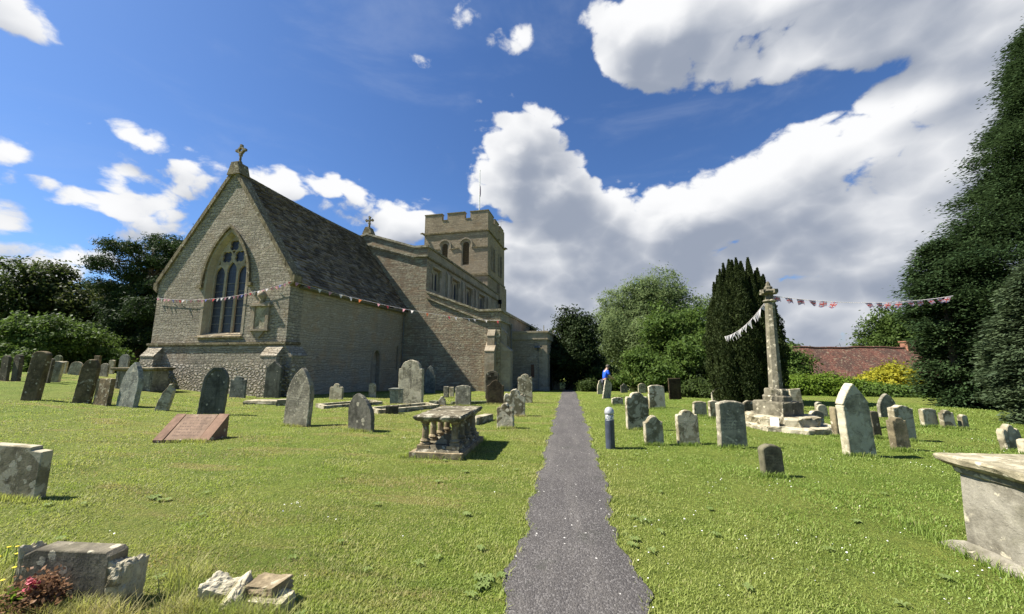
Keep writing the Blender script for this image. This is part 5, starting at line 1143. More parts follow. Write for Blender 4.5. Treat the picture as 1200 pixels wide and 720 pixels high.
# ---------------------------------------------------------------- bunting
def sag(a, b, s, t):
    a = Vector(a); b = Vector(b); p = a + (b-a)*t; p.z -= 4*s*t*(1-t); return p
def cloth(name, col):
    m = NT(name); co = m.objco(); c = m.mix(m.ramp(m.noise(co, 20, 3), .3, .7, 0, .25), col, tuple(x*.8 for x in col))
    d = m.n('ShaderNodeBsdfDiffuse', i={0: c}); t = m.n('ShaderNodeBsdfTranslucent', i={0: c})
    m.out(m.n('ShaderNodeMixShader', i={0: .45, 1: d.outputs[0], 2: t.outputs[0]}).outputs[0]); return m.m
cols = {k: cloth('bunting_' + k, v) for k, v in dict(white=(.80,.76,.75), red=(.58,.10,.11), pink=(.70,.36,.42), blue=(.20,.22,.46), orange=(.60,.18,.08), grey=(.52,.50,.52)).items()}
def bunting(label, a, b, s, n, size, seq, shape='pennant', skip=(), flip=0, sd=0, wind=.5):
    rt = empty('bunting', a, 0, label=label, cat='bunting', group='strings of bunting')
    org = Vector(a); rr = random.Random(sd)
    MB().tube([sag(a, b, s, i/24) - org for i in range(25)], .008, 5).build('string', cols['white'], rt)
    for i in range(n):
        if i in skip: continue
        t = (i + .5)/n; p = sag(a, b, s, t) - org; d = (sag(a, b, s, t + .01) - sag(a, b, s, t)).normalized()
        wv = size*.5; nrm = d.cross(Vector((0,0,1))).normalized(); ln = size*rr.uniform(.9, 1.25); tw = rr.uniform(-wind, wind); sl = rr.uniform(-wind, wind)*.5
        mb = MB(); k = 5
        if shape == 'pennant':
            rows = []
            for j in range(k+1):
                q = j/k; wj = wv*(1-q) ; c = p - Vector((0,0,1))*ln*q*(1-.15*abs(tw)) + nrm*tw*ln*q*.8*math.sin(q*2+.4) + d*sl*ln*q
                rows += [c - d*wj, c + d*wj]
            mb.add(rows, [(2*j, 2*j+1, 2*j+3, 2*j+2) for j in range(k)])
            mb.build('pennant', cols[seq[i % len(seq)]] , rt)
        else:
            G = 30; Hh = 18; tone = {}
            vs = []; fs = []; mi = []
            W2, H2 = size, size*.62
            for r_ in range(Hh+1):
                for c_ in range(G+1):
                    u, v = c_/G, r_/Hh
                    fold = math.sin(u*3.2 + tw*4)*.10*W2*v + tw*.5*W2*v
                    vs.append(p + d*((u-.5)*W2*(1 - .35*abs(sl)*v) + sl*.5*W2*v) - Vector((0,0,1))*(v*H2 + .10*W2*v*math.sin(u*5+sl*6)) + nrm*fold)
            for r_ in range(Hh):
                for c_ in range(G):
                    x = (c_+.5)/G*60 - 30; y = (r_+.5)/Hh*36 - 18; c3 = 0
                    dd = abs(abs(y)*60 - abs(x)*36)/math.hypot(60, 36)
                    if dd < 3.6: c3 = 1
                    if dd < 1.3: c3 = 2
                    if abs(x) < 6 or abs(y) < 6: c3 = 1
                    if abs(x) < 3.6 or abs(y) < 3.6: c3 = 2
                    i0 = r_*(G+1) + c_; fs.append((i0, i0+1, i0+G+2, i0+G+1)); mi.append(c3)
            me = bpy.data.meshes.new('flag'); me.from_pydata(vs, [], fs); me.polygons.foreach_set('material_index', mi)
            link('flag', me, [cols['blue'], cols['white'], cols['red']], rt)
P1 = c2w(-8.3, -.07, 4.95); P2 = c2w(.12, -.10, 5.46); P3 = c2w(7.75, 10.8, 4.50)
bunting('pink and white pennant bunting strung across the church gable wall', tuple(P1), tuple(P2), .42, 34, .17, ['pink','white','pink','pink','blue','pink','red','white','white'], sd=1, wind=.55)
bunting('red and white pennant bunting from the chancel corner to the aisle', tuple(P2), tuple(P3), .38, 26, .19, ['pink','red','white','pink','white','white','orange','white'], sd=2, skip=(7, 10, 13, 15, 16, 19, 22, 24), wind=.6)
XC, YC, ZC = 5.25, 10.42, 3.34
bunting('pale pennant bunting sloping from the stone cross towards the columnar yew', (XC, YC, ZC), (5.85, 15.0, 2.55), .22, 26, .20, ['grey','white','grey'], sd=3, wind=.8)
bunting('union flag bunting from the stone cross to the dark conifer', (XC, YC, ZC), (11.3, 12.6, 3.55), .20, 17, .23, [], 'flag', skip=(6, 7), sd=5, wind=.7)

# ---------------------------------------------------------------- foliage
def leaves(name, P, Nn, size, mat, parent, rng, asp=.5, rnd=None):
    n = len(P); Nn = Nn / np.maximum(1e-6, np.linalg.norm(Nn, axis=1))[:, None]
    t = rng.standard_normal((n, 3)); t -= (t*Nn).sum(1)[:, None]*Nn; t /= np.linalg.norm(t, axis=1)[:, None]
    return leaves_dir(name, P, t, np.cross(Nn, t), size, mat, parent, rng, asp, rnd)
def leaves_dir(name, P, t, b, size, mat, parent, rng, asp=.5, rnd=None):
    n = len(P); s = size[:, None]
    V = np.stack([P - t*s*.5, P + b*s*asp*.5 - t*s*.05, P + t*s*.5, P - b*s*asp*.5 - t*s*.05], 1).reshape(-1, 3)
    F = np.arange(n*4).reshape(n, 4)
    return link(name, np_mesh(name, V, F, rng.random(n) if rnd is None else rnd), mat, parent)
def unit(rng, n):
    v = rng.standard_normal((n, 3)); return v/np.linalg.norm(v, axis=1)[:, None]
def crown(name, blobs, sprays, per, spr, leaf, mat, parent, seed, asp=.55, flat=.6, up=.3, shell=(.62, 1.06)):
    """blobs: (cx,cy,cz,rx,ry,rz). sprays of leaves near each blob's surface, a few within."""
    rng = np.random.default_rng(seed); A = np.array([b[3]*b[4] + b[4]*b[5] + b[3]*b[5] for b in blobs]); A = A/A.sum()
    PP = []; NN = []; RR = []
    for b, a in zip(blobs, A):
        k = max(3, int(sprays*a)); d = unit(rng, k); r = shell[0] + (shell[1]-shell[0])*rng.random(k)**.6
        inner = rng.random(k) < .15; r[inner] *= .6
        ax_ = rng.uniform(0, 6, 6)
        lump_ = 1 + .13*np.sin(d[:, 0]*5+ax_[0])*np.sin(d[:, 1]*5+ax_[1]) + .10*np.sin(d[:, 2]*7+ax_[2])
        c = np.array(b[:3]) + d*np.array(b[3:6])*(r*lump_)[:, None]
        m_ = rng.poisson(per, k) + 2; idx = np.repeat(np.arange(k), m_); n = len(idx)
        sc = (.6 + .8*rng.random(k))[idx]
        off = rng.standard_normal((n, 3))*spr*sc[:, None]; off[:, 2] *= flat
        PP.append(c[idx] + off); NN.append(d[idx]*.7 + unit(rng, n)*.8 + np.array([0, 0, up])); RR.append(np.clip(.5*rng.random(n) + .5*rng.random(k)[idx], 0, 1))
    P = np.concatenate(PP); Nn = np.concatenate(NN); R_ = np.concatenate(RR)
    return leaves(name, P, Nn, leaf*(.6 + .8*rng.random(len(P))), mat, parent, rng, asp, R_)
def trunk(parent, h, r, limbs, mat, seed, lean=(0, 0), ends=None):
    rr = random.Random(seed); mb = MB()
    pts = [(lean[0]*t*h + .03*h*math.sin(t*5+seed)*t, lean[1]*t*h, -.3 + (h+.3)*t) for t in (0, .08, .25, .5, .75, 1)]
    mb.tube(pts, [r*1.5, r*1.08, r*.95, r*.8, r*.6, r*.35], 10)
    for i in range(limbs):
        z = h*rr.uniform(.3, .95); a = rr.uniform(0, 6.28); l = h*rr.uniform(.25, .5); t = z/h
        b = Vector((lean[0]*z, lean[1]*z, z)); tip = b + Vector((math.cos(a)*l, math.sin(a)*l, l*rr.uniform(.3, .9)))
        if ends: tip = Vector(ends[i % len(ends)][:3]) + Vector((rr.uniform(-.3,.3), rr.uniform(-.3,.3), rr.uniform(-.3,.3)))
        mid = (b+tip)/2 + Vector((rr.uniform(-.2,.2), rr.uniform(-.2,.2), .12*l)); mb.tube([b, mid, tip], [r*.45*(1.1-t*.4), r*.28, r*.08], 6)
    return mb.build('trunk', mat, parent, True)
LM = {}
LM['darkpine'] = leaf_mat('pine_needles', (.014,.030,.010), (.046,.074,.022), .2, .08)
LM['wood'] = leaf_mat('woodland_leaves', (.020,.036,.009), (.066,.096,.022), .3)
LM['woodb'] = leaf_mat('olive_woodland_leaves', (.026,.040,.010), (.080,.098,.025), .3)
LM['bush'] = leaf_mat('bush_leaves', (.028,.052,.010), (.100,.155,.032), .3)
LM['yew'] = leaf_mat('yew_needles', (.011,.020,.007), (.034,.052,.016), .15, .08)
LM['colyew'] = leaf_mat('columnar_yew_needles', (.015,.025,.008), (.046,.060,.018), .15, .08)
LM['willow'] = leaf_mat('silvery_green_leaves', (.052,.085,.026), (.175,.225,.088), .4)
LM['mid'] = leaf_mat('mid_green_leaves', (.026,.054,.010), (.100,.155,.030), .35)
LM['hedge'] = leaf_mat('bright_hedge_leaves', (.045,.085,.010), (.15,.22,.026), .35)
LM['gold'] = leaf_mat('golden_leaves', (.10,.12,.012), (.36,.33,.030), .35)
LM['conifer'] = leaf_mat('conifer_sprays', (.014,.032,.012), (.058,.092,.034), .2, .08)
LM['conifer2'] = leaf_mat('grey_green_conifer_sprays', (.024,.042,.020), (.085,.115,.055), .2, .1)
LM['oak'] = leaf_mat('broad_tree_leaves', (.025,.048,.010), (.080,.120,.026), .3)
def tree(name, x, y, blobs, label, cat, lm, sprays, per, spr, leaf, seed, th=None, tr=.2, limbs=6, group=None, **k):
    z0 = gz(x, y); t = empty(name, (x, y, z0), 0, label=label, cat=cat, group=group)
    if th: trunk(t, th, tr, limbs, M['wood'], seed, ends=[b for b in blobs])
    crown('crown' if th else 'foliage', blobs, sprays, per, spr, leaf, LM[lm], t, seed, **k); return t
def dome(w, h, z0, n, seed, flat=1.):
    """overlapping rounded masses filling a broad crown w wide and h tall from z0"""
    rr = random.Random(seed); out = [(0, 0, z0 + h*.5, w*.62, w*.62*flat, h*.46)]
    for i in range(n):
        a = 2*PI*i/n*2.4 + rr.uniform(-.4, .4); q = rr.random(); z = z0 + h*(.12 + .80*q); e = math.sqrt(max(.04, 1 - (1.75*(q-.42))**2)); s = rr.uniform(.24, .42)
        out.append((math.cos(a)*w*.72*e, math.sin(a)*w*.72*e*flat, z, w*s, w*s, h*s*.6))
    return out
WG = 'trees beyond the churchyard on the left'
# left: tall dark pine, woodland and bushes
rr = random.Random(2); bl = []
for (dx, z, r, hz) in ((0,12.9,2.2,.9),(2.4,12.1,2.2,.8),(-2.3,11.9,1.9,.8),(-3.9,10.2,1.7,.8),(3.2,10.3,2.2,.9),(.6,10.9,2.4,.9),(-1.6,9.5,2.3,.9),(-4.3,8.2,1.7,.7),(2.9,8.0,2.4,.9),(0,7.4,2.6,1.),(-3.2,6.2,2.2,.9),(3.2,5.6,2.6,1.1),(-.6,5.0,2.8,1.2),(-3.4,3.6,2.3,1.2),(2.6,3.0,2.8,1.4),(-.5,2.4,2.8,1.5)):
    bl.append((dx*.9, rr.uniform(-1.4, 1.4), z + .55, r*.9, r*.85, hz))
tree('pine_tree', -41.6, 30.5, bl, 'tall dark pine with layered branches just left of the church', 'tree', 'darkpine', 2300, 28, .30, .30, 41, 13.2, .42, 16, WG, asp=.28, flat=.45)
for i, (x, y, w_, h_, lm, lab) in enumerate(((-57, 27, 6.2, 11.2, 'wood', 'dark broad tree at the far left edge, tallest of the olive trees'), (-55, 31.8, 5.5, 10.2, 'woodb', 'olive brown leafy tree behind the rounded green bush at far left'), (-51.5, 33.5, 5.2, 9.3, 'woodb', 'olive leafy tree between the far left trees and the dark pine'), (-48, 35.5, 4.6, 9.0, 'wood', 'dark leafy tree filling the gap left of the pine'))):
    tree('woodland_tree', x, y, dome(w_, h_, .2, 16, 50+i), lab, 'tree', lm, 900, 26, .42, .34, 50+i, h_*.7, .3, 7, WG)
tree('woodland_tree', -44.2, 38.8, dome(4.2, 17.6, 1.5, 20, 55), 'light green tall tree rising behind the pine beside the gable', 'tree', 'oak', 900, 26, .42, .34, 55, 14, .35, 9, WG)
tree('bush', -41.5, 24.0, dome(3.9, 4.7, -.2, 14, 60), 'large rounded green bush behind the left row of headstones', 'bush', 'bush', 900, 30, .28, .22, 60)
tree('bush', -37.6, 25.5, dome(1.3, 2.6, -.2, 8, 61), 'small yellow-green bush between the large bush and the dark pine', 'bush', 'mid', 220, 26, .2, .18, 61)
tree('bush', -38.5, 33.5, dome(3.4, 5.5, -.3, 12, 62), 'dark undergrowth bush below the pine next to the church', 'bush', 'yew', 500, 26, .3, .26, 62)
tree('bush', -34.2, 33.8, dome(2.6, 6.2, -.3, 12, 63), 'dark tall bush squeezed between the pine and the church corner', 'bush', 'yew', 500, 26, .3, .26, 63)
# behind the path end
tree('yew_tree', .3, 35.2, dome(3.1, 6.6, .1, 20, 70), 'dense dark yew tree beyond the porch at the end of the path', 'tree', 'yew', 1300, 30, .30, .22, 70, 6.0, .4, 7)
tree('yew_tree', -3.6, 38.2, dome(3.0, 5.6, .1, 14, 71), 'dark yew tree mostly hidden behind the church porch', 'tree', 'yew', 700, 30, .30, .24, 71, 5.0, .4, 5)
WB = dome(6.4, 9.8, 2.9, 26, 72)
tree('willow_tree', 9.0, 44.3, WB, 'large silvery light green tree with open crown right of the dark yew', 'tree', 'willow', 2700, 32, .42, .30, 72, 9, .36, 14, asp=.32)
tree('broadleaf_tree', 11.2, 36.5, dome(4.6, 7.6, .3, 22, 73), 'mid green dense tree in front of the silvery tree beside the columnar yew', 'tree', 'mid', 1500, 30, .34, .25, 73, 6, .3, 8)
tree('bush', 6.1, 31.5, dome(2.6, 3.2, -.3, 12, 74), 'leafy mid green shrub behind the far mottled headstones', 'bush', 'mid', 600, 28, .26, .2, 74)
tree('bush', 3.4, 34.0, dome(1.7, 2.6, -.3, 9, 75), 'dull green shrub just behind the stooping person', 'bush', 'wood', 360, 26, .22, .18, 75)
tree('bush', 1.4, 29.8, dome(.95, 1.0, -.15, 7, 76), 'low purplish green shrub beside the end of the path', 'bush', 'wood', 160, 26, .16, .13, 76)
tree('bush', 6.55, 20.6, dome(1.1, 1.05, -.2, 8, 77), 'low grey-green shrub left of the foot of the columnar yew', 'bush', 'wood', 220, 24, .14, .12, 77)
tree('bush', 12.6, 32.5, dome(2.4, 3.6, -.3, 10, 78), 'dark shrub in shade left behind the columnar yew', 'bush', 'yew', 500, 28, .26, .2, 78)
# columnar yew: upright fluted columns
def column_yew(x, y):
    t = empty('columnar_yew', (x, y, gz(x, y)), 0, label='tall dark columnar yew with upright plumes behind the stone cross', cat='tree'); rng = np.random.default_rng(80); rr = random.Random(80)
    MB().tube([(0,0,-.2),(0,0,2.5)], [.3,.2], 8).build('trunk', M['wood'], t)
    PP = []; TT = []; R_ = []
    cols_ = []
    for i in range(34):
        rad_ = 1.24*math.sqrt((i + .5)/34); a_ = i*2.39996
        cols_.append((rad_*math.cos(a_), rad_*math.sin(a_), 6.05 - .95*(rad_/1.24)**2.2 + rr.uniform(-.28, .14), rr.uniform(.26, .37)))
    for cx, cy, top, r in cols_:
        n = int(8200*r/.3); q = rng.random(n)**.85; z = .08 + (top - .08)*q
        a = rng.uniform(0, 2*PI, n); prof_ = np.where(q < .45, .72 + .28*np.sin(q/.45*PI/2), np.clip(1 - ((q - .45)/.56)**1.9, .02, 1))
        rad = r*prof_*(.62 + .48*rng.random(n)**.6)*(1 + .22*np.sin(z*4.7 + a*2 + cx*9) + .16*np.sin(z*11 + a*3 + cy*7))
        pull = (.78 + .22*np.sin(np.clip(q*1.05 + .10, 0, 1)*PI)**.7)*np.where(q > .75, 1 + (q - .75)*.12, 1)
        PP.append(np.stack([cx*pull + rad*np.cos(a), cy*pull + rad*np.sin(a), z], 1)); TT.append(np.stack([np.cos(a)*.5, np.sin(a)*.5, np.ones(n)], 1) + .5*rng.standard_normal((n, 3))); R_.append(np.clip(rng.random(n)*.8 + rr.uniform(-.15, .25), 0, 1))
    P = np.concatenate(PP); T = np.concatenate(TT); T /= np.linalg.norm(T, axis=1)[:, None]
    b = np.cross(T, unit(rng, len(P))); b /= np.linalg.norm(b, axis=1)[:, None]
    leaves_dir('crown', P, T, b, .085*(.6 + .9*rng.random(len(P))), LM['colyew'], t, rng, .45, np.concatenate(R_))
column_yew(7.28, 16.75)
# right: hedge, golden bush, shrubs, trees
tree('bush', 15.2, 29.2, dome(1.5, 3.7, -.3, 12, 90), 'tall green shrub peeking out right of the columnar yew', 'bush', 'mid', 500, 28, .22, .17, 90)
tree('hedge', 16.6, 26.4, [(-1.7,0,.50,1.3,1.0,.65),(-.5,.1,.60,1.3,1.0,.65),(.8,0,.42,1.3,1.,.58),(1.9,.2,.35,1.1,.9,.5),(0,0,.0,2.9,1.0,.5)], 'bright green rounded hedge in front of the tiled cottage roof', 'hedge', 'hedge', 900, 30, .16, .15, 91)
tree('hedge', 19.6, 25.6, [(-1.2,0,.2,1.2,.8,.45),(0,.1,.2,1.2,.8,.45),(1.4,0,.1,1.2,.8,.4),(2.6,0,.0,1.0,.8,.35)], 'low dark green hedge below the golden bush', 'hedge', 'mid', 500, 28, .16, .14, 92)
tree('bush', 20.9, 28.6, dome(2.2, 2.75, -1.1, 16, 93), 'golden yellow-green bush in front of the tiled cottage roof', 'bush', 'gold', 800, 30, .2, .2, 93)
tree('broadleaf_tree', 52.5, 68.0, dome(5.6, 11.6, .6, 18, 94), 'green rounded tree rising behind the tiled cottage roof', 'tree', 'oak', 1000, 28, .5, .4, 94, 8, .4, 7)
# big conifer: tiers of boughs
def conifer(name, x, y, H, prof_, nb, label, lm, seed, per=70, tuft=.26, leaf=.15, tr=.4, droop=.12):
    t = empty(name, (x, y, gz(x, y)), 0, label=label, cat='tree'); rng = np.random.default_rng(seed)
    lx = lambda z_: .23*np.maximum(0, z_ - 6) + .22*np.maximum(0, z_ - 10.6)
    MB().tube([(0,0,-.3),(0,0,min(6, H*.5)),(lx(H),0,H*.97)], [tr, tr*.6, .04], 10).build('trunk', M['wood'], t)
    PP = []; TT = []; RR = []
    for i in range(nb):
        q = (i + rng.random())/nb; z = H*q**1.0; a = rng.uniform(0, 2*PI)
        Rz = np.interp(z, [p[0] for p in prof_], [p[1] for p in prof_])*(1 + .16*math.sin(a*3 + z*.8) + rng.uniform(-.14, .05))
        d = np.array([math.cos(a), math.sin(a), 0]); k = int(6 + Rz*5)
        f = .35 + .65*rng.random(k)**.55
        side = np.array([-d[1], d[0], 0]); sw = rng.standard_normal(k)*.16*Rz*f
        up = (.15*np.sin(f*PI) - droop*f*f)*Rz + .12*rng.standard_normal(k)
        c = d*(Rz*f)[:, None] + side*sw[:, None] + np.array([0, 0, 1.])*(z + up)[:, None] + np.array([lx(z), 0, 0])
        c[:, 2] = np.maximum(c[:, 2], .12)
        br = rng.random()
        idx = np.repeat(np.arange(k), per); n = len(idx); br_k = rng.random(k)
        off = np.clip(rng.standard_normal((n, 3)), -1.6, 1.6)*tuft*(.6 + .7*rng.random(k))[idx][:, None]; off[:, 2] *= .6; off[:, 2] -= .25*np.abs(off @ side)
        P = c[idx] + off; PP.append(P)
        T = d*.8 + side*(off @ side)[:, None]*2.2 + unit(rng, n)*.45 + np.array([0, 0, -.1]); TT.append(T); RR.append(np.clip(.45*br + .35*br_k[idx] + .4*rng.random(n) - .15, 0, 1))
    P = np.concatenate(PP); T = np.concatenate(TT); T /= np.linalg.norm(T, axis=1)[:, None]
    b = np.cross(T, np.array([0, 0, 1.]) + .7*unit(rng, len(P))); b /= np.maximum(1e-6, np.linalg.norm(b, axis=1))[:, None]
    P[:, 2] = np.maximum(P[:, 2], .03)
    leaves_dir('crown', P, T, b, leaf*(.6 + .9*rng.random(len(P))), LM[lm], t, rng, .42, np.concatenate(RR))
conifer('conifer_tree', 17.4, 16.2, 19.0, [(0, 1.5), (1.2, 2.1), (2.5, 2.8), (4.5, 3.5), (5.4, 3.3), (6.0, 2.5), (8, 2.0), (10.2, 1.6), (11.6, 1.2), (12.4, 1.2), (13.6, 1.6), (15.5, 1.2), (19, .1)], 430, 'huge dark green conifer filling the right side behind the chest tomb', 'conifer', 101, 112, .29, .105)
conifer('conifer_tree', 14.6, 16.6, 6.3, [(0, .8), (2.0, 1.0), (4, 1.15), (5.4, .9), (6.3, .1)], 90, 'rounded dark conifer on the left flank of the huge conifer', 'conifer', 102, 70, .2, .12, .2)
conifer('conifer_tree', 12.6, 11.9, 4.2, [(0, .95), (1, 1.1), (2.2, .95), (3.2, .6), (4.2, .05)], 110, 'smaller grey-green conifer in front of the huge dark one', 'conifer2', 103, 70, .15, .10, .15)
# distant wood along the horizon
wd = crown('distant_wood', [(math.sin(a)*150, math.cos(a)*150, -2.0 + 3*abs(math.sin(i*1.7)), 13, 9, 6.5 + 2*math.sin(i*2.3)) for i, a in enumerate(np.linspace(D2R(-75), D2R(75), 34))], 2600, 22, 1.3, 1.3, LM['wood'], None, 120); tag(wd, kind='stuff')

# ---------------------------------------------------------------- cottage with tiled roof
def tile_mat():
    m = NT('clay_tiles'); co = m.objco(False); p = m.n('ShaderNodeSeparateXYZ', i={0: co})
    v = m.n('ShaderNodeCombineXYZ', i={0: p.outputs[0], 1: m.math('MULTIPLY', p.outputs[2], 1.4), 2: 0.}).outputs[0]
    br = m.n('ShaderNodeTexBrick', i={'Vector': v, 'Color1': (0,0,0,1), 'Color2': (1,1,1,1), 'Mortar': (.2,.2,.2,1), 'Scale': 1., 'Mortar Size': .012, 'Brick Width': .22, 'Row Height': .16})
    t = m.n('ShaderNodeSeparateColor', i={0: br.outputs[0]}).outputs[0]
    c = m.mix(t, (.085,.040,.030), (.20,.092,.064)); c = m.mix(m.ramp(m.noise(co, .7, 6, .65), .42, .60, 0, .8), c, (.070,.046,.036)); c = m.mix(m.ramp(m.noise(co, 4.5, 6, .7), .55, .64, 0, .75), c, (.30,.25,.165))
    m.bsdf(c, .9, m.math('SUBTRACT', t, m.math('MULTIPLY', br.outputs['Fac'], 2.)), .6, .03, .15); return m.m
M['tiles'] = tile_mat()
ct_ = empty('cottage', (35.0, 51.2, -2.5), D2R(8.6), label='long low cottage with a weathered red clay tile roof beyond the hedges', cat='cottage')
mb = MB(); mb.box((-9.5, -2.2, -1), (9.2, 4.4, 1.75)); mb.build('wall', M['wallA'], ct_)
ns = 40; mb = MB(); rr = random.Random(6)
zt = lambda x: 5.8 + .05*math.sin(x*.7) + .03*math.sin(x*1.9)
for i in range(ns):
    x0 = -9.7 + 19.2*i/ns; x1 = -9.7 + 19.2*(i+1)/ns; o = len(mb.v)
    mb.add([(x0,-2.6,1.6),(x1,-2.6,1.6),(x1,1.1,zt(x1)),(x0,1.1,zt(x0)),(x0,4.8,1.6),(x1,4.8,1.6),(x0,-2.6,1.45),(x1,-2.6,1.45)], [(0,1,2,3),(3,2,5,4),(6,7,1,0)])
rf = mb.build('roof', M['tiles'], ct_)
mb = MB()
for i in range(32): mb.tube([(-9.7+.6*i, 1.1, zt(-9.7+.6*i)), (-9.7+.6*i+.57, 1.1, zt(-9.7+.6*i+.57))], .14, 8)
mb.build('ridge_tiles', M['tiles'], rf)
mb = MB(); mb.box((6.9, .7, 5.2), (7.9, 1.6, 6.45)); mb.box((6.8, .6, 6.45), (8.0, 1.7, 6.6)); mb.build('chimney', simple('old_brick', (.24,.115,.075), .9, .1, 0, .35, 3), rf)
mb = MB(); mb.tube([(-9.6,-2.65,1.5),(9.4,-2.65,1.5)], .09, 6); mb.build('gutter', M['black'], ct_)
mb = MB(); mb.box((-3.0, -2.25, -.2), (-1.6, -2.19, 1.1)); mb.build('window', M['white'], ct_)
# little shed with a white gable
sh = empty('shed', (27.2, 34.9, -1.42), D2R(60), label='small shed with a white gable end below the conifer', cat='shed')
mb = MB(); mb.poly([(-.6, 0), (.6, 0), (.6, .5), (0, 1.42), (-.6, .5)], [], 0, 1.8); mb.build('wall', M['white'], sh)
mb = MB(); mb.add([(-.72,.06,.40),(0,.06,1.53),(0,1.9,1.53),(-.72,1.9,.40),(.72,.06,.40),(.72,1.9,.40)], [(0,1,2,3),(1,4,5,2)]); mb.build('roof', M['grey'], sh)

# ---------------------------------------------------------------- withered flowers, weeds, daisies
X, Y = -3.56, 2.20
fw = empty('withered_flowers', (X, Y, surf(X, Y)), 0, label='withered reddish brown flower bunch with a pink bloom before the low headstone', cat='flowers')
rng = np.random.default_rng(5)
def cloud(n, c, s): return np.array(c) + rng.standard_normal((n, 3))*np.array(s)
P = np.concatenate([cloud(900, (0,0,.10), (.095,.05,.055)), cloud(700, (.07,0,.17), (.06,.04,.05)), cloud(700, (-.10,.0,.07), (.06,.05,.04))]); P[:, 2] = np.maximum(P[:, 2], 0)
leaves('dried_petals', P, unit(rng, len(P)), .018 + .022*rng.random(len(P)), leaf_mat('dried_petals', (.10,.045,.024), (.34,.20,.11), .25), fw, rng, .6)
P = cloud(60, (.045,-.03,.225), (.016,.015,.016)); leaves('pink_bloom', P, unit(rng, 60) + np.array([0,-.6,.5]), .025 + .015*rng.random(60), leaf_mat('pink_petals', (.55,.05,.09), (.85,.28,.32), .3), fw, rng, .8)
P = cloud(50, (-.05,-.05,.16), (.03,.02,.02)); leaves('green_leaves', P, unit(rng, 50), .05 + .03*rng.random(50), LM['hedge'], fw, rng, .6)
# long grass around the foreground stones
rg2 = np.random.default_rng(14)
def tufts(pts, per, spread, hmin, hmax, wd):
    xs_ = np.concatenate([x + rg2.standard_normal(per)*spread for x, y in pts]); ys_ = np.concatenate([y + rg2.standard_normal(per)*spread*.6 for x, y in pts])
    return xs_, ys_, rg2.uniform(hmin, hmax, len(xs_)), np.full(len(xs_), wd)
pts = [(-3.95+.12*i, 2.18 + .05*math.sin(i*2)) for i in range(10)] + [(-4.2, 2.3), (-4.4, 2.45), (-4.6, 2.7), (-4.3, 2.6), (-4.05, 2.45)] + [(-2.75, 2.55), (-2.9, 2.7)] + [(-2.5+.09*i, 2.30) for i in range(8)]
x, y, h, wd_ = tufts(pts, 260, .09, .05, .17, .006)
lg = blade_mesh('long_grass', x, y, h, wd_, rg2, M['grass'], lean=1.2); tag(lg, kind='stuff')
base_pts = []
for s in STONES:
    if math.hypot(s[0], s[1]) < 15:
        for k in range(5): base_pts.append((s[0] + (k-2)/5*s[2], s[1] - .03))
base_pts += [(-7.95 + k*.1, 6.83) for k in range(-6, 7)] + [(-2.9 + .1*k, 6.33 + .0*k) for k in range(11)] + [(-1.83, 6.4 + .13*k) for k in range(14)] + [(3.38, 4.6 - .1*k) for k in range(18)] + [(-7.2 + .1*k, 3.72) for k in range(10)]
x, y, h, wd_ = tufts(base_pts, 60, .06, .04, .10, .007)
lg = blade_mesh('stone_edge_grass', x, y, h, wd_, rg2, M['grass'], lean=.9); tag(lg, kind='stuff')
# ragged turf along the path
xs_ = []; ys_ = []
for q in np.arange(1.6, 20, .012):
    l, r = path_edges(q); xs_ += [l + rg2.normal(0, .022), r + rg2.normal(0, .022)]; ys_ += [q, q]
    if rg2.random() < .6: xs_ += [l - abs(rg2.normal(0, .05)), r + abs(rg2.normal(0, .05))]; ys_ += [q, q]
xs_ = np.array(xs_); ys_ = np.array(ys_)
lg = blade_mesh('path_edge_grass', xs_, ys_, rg2.uniform(.02, .06, len(xs_)), .004 + .0012*ys_, rg2, M['grass'], lean=1.5); tag(lg, kind='stuff')
# plantain and dandelion leaf rosettes in the turf
def rosettes(name, pts, mat, r0=.045):
    V = []; F = []; R_ = []
    for x, y in pts:
        z = surf(x, y) + .018; n = random.randint(5, 9); a0 = random.random()*6
        for i in range(n):
            a = a0 + 2*PI*i/n + random.uniform(-.2, .2); r = r0*random.uniform(.7, 1.4); w_ = r*.22; c, s = math.cos(a), math.sin(a); o = len(V)
            V += [(x, y, z), (x + c*r*.55 - s*w_, y + s*r*.55 + c*w_, z + .018), (x + c*r, y + s*r, z + .006), (x + c*r*.55 + s*w_, y + s*r*.55 - c*w_, z + .018)]; F.append((o, o+1, o+2, o+3)); R_.append(random.random())
    o = link(name, np_mesh(name, np.array(V), np.array(F), np.array(R_)), mat); return tag(o, kind='stuff')
pts = []
for i in range(120):
    r = 2.2*(12/2.2)**random.random(); a = random.uniform(D2R(-65), D2R(60)); x, y = math.sin(a)*r, math.cos(a)*r
    l, rr_ = path_edges(y)
    if x < l - .05 or x > rr_ + .05: pts.append((x, y))
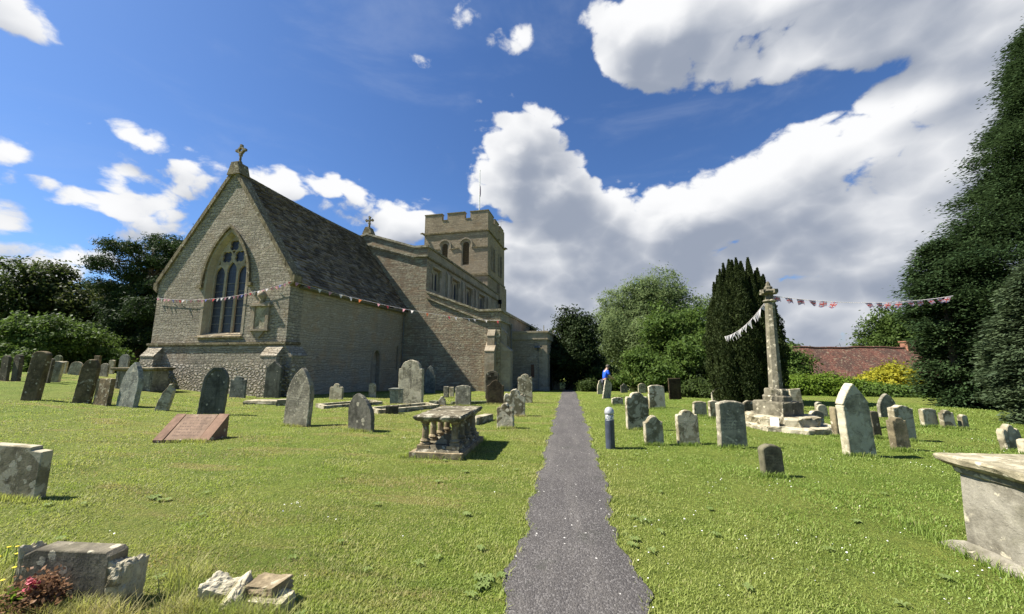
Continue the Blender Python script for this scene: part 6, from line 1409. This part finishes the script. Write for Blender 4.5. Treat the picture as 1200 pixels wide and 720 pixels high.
pts += [(-.62 + random.gauss(0, .05), 2.9 + random.gauss(0, .1)) for _ in range(8)] + [(.70 + random.gauss(0, .08), 4.0 + random.gauss(0, .3)) for _ in range(7)] + [(-4.9 + random.gauss(0, .1), 4.1 + random.gauss(0, .06)) for _ in range(6)]
rosettes('lawn_weeds', pts, leaf_mat('weed_leaves', (.10,.15,.035), (.20,.25,.085), .25))
# daisies
V = []; F = []; R_ = []
for i in range(150):
    if i < 130:
        r = 2.6*(14/2.6)**random.random(); a = random.uniform(D2R(6), D2R(62)); 
    else: r = 3*(14/3)**random.random(); a = random.uniform(D2R(-60), D2R(-6))
    cx0, cy0 = math.sin(a)*r, math.cos(a)*r
    for j in range(random.choice((1, 1, 2, 4))):
        x = cx0 + random.gauss(0, .12); y = cy0 + random.gauss(0, .12); l, rr_ = path_edges(y)
        if l < x < rr_: continue
        z = surf(x, y) + random.uniform(.035, .055)*(.8+.03*r); q = random.uniform(.005, .008); o = len(V); V.append((x, y, z+.004)); t1, t2 = random.gauss(0, .3), random.gauss(0, .3)
        for k in range(6): c, s = math.cos(k*PI/3), math.sin(k*PI/3); V.append((x + c*q, y + s*q, z + q*(c*t1 + s*t2)))
        for k in range(6): F.append((o, o+1+k, o+1+(k+1) % 6)); R_.append(.5)
dz_ = link('daisies', np_mesh('daisies', np.array(V), np.array(F), np.array(R_)), M['white']); tag(dz_, kind='stuff')
# yellow hawkweed by the low headstone
ym = simple('yellow_petals', (.70,.55,.02), .7); stm = simple('flower_stem', (.08,.13,.03), .8)
for i, (x, y, h_) in enumerate(((-4.22,2.42,.25), (-4.10,2.40,.23), (-4.28,2.50,.21), (-4.00,2.34,.18), (-4.30,2.42,.17), (-3.98,2.28,.13))):
    f_ = empty('yellow_flower', (x, y, surf(x, y)), 0, label='yellow wild flower on a thin stem left of the low headstone', cat='flower', group='yellow wild flowers by the low headstone')
    MB().tube([(0,0,-.02), (.01,0,h_*.5), (.0,.01,h_)], .0025, 5).build('stem', stm, f_)
    MB().lathe([(.002,-.004),(.010,.001),(.012,.004),(.004,.006)], 10, (0,.01,h_)).build('bloom', ym, f_)
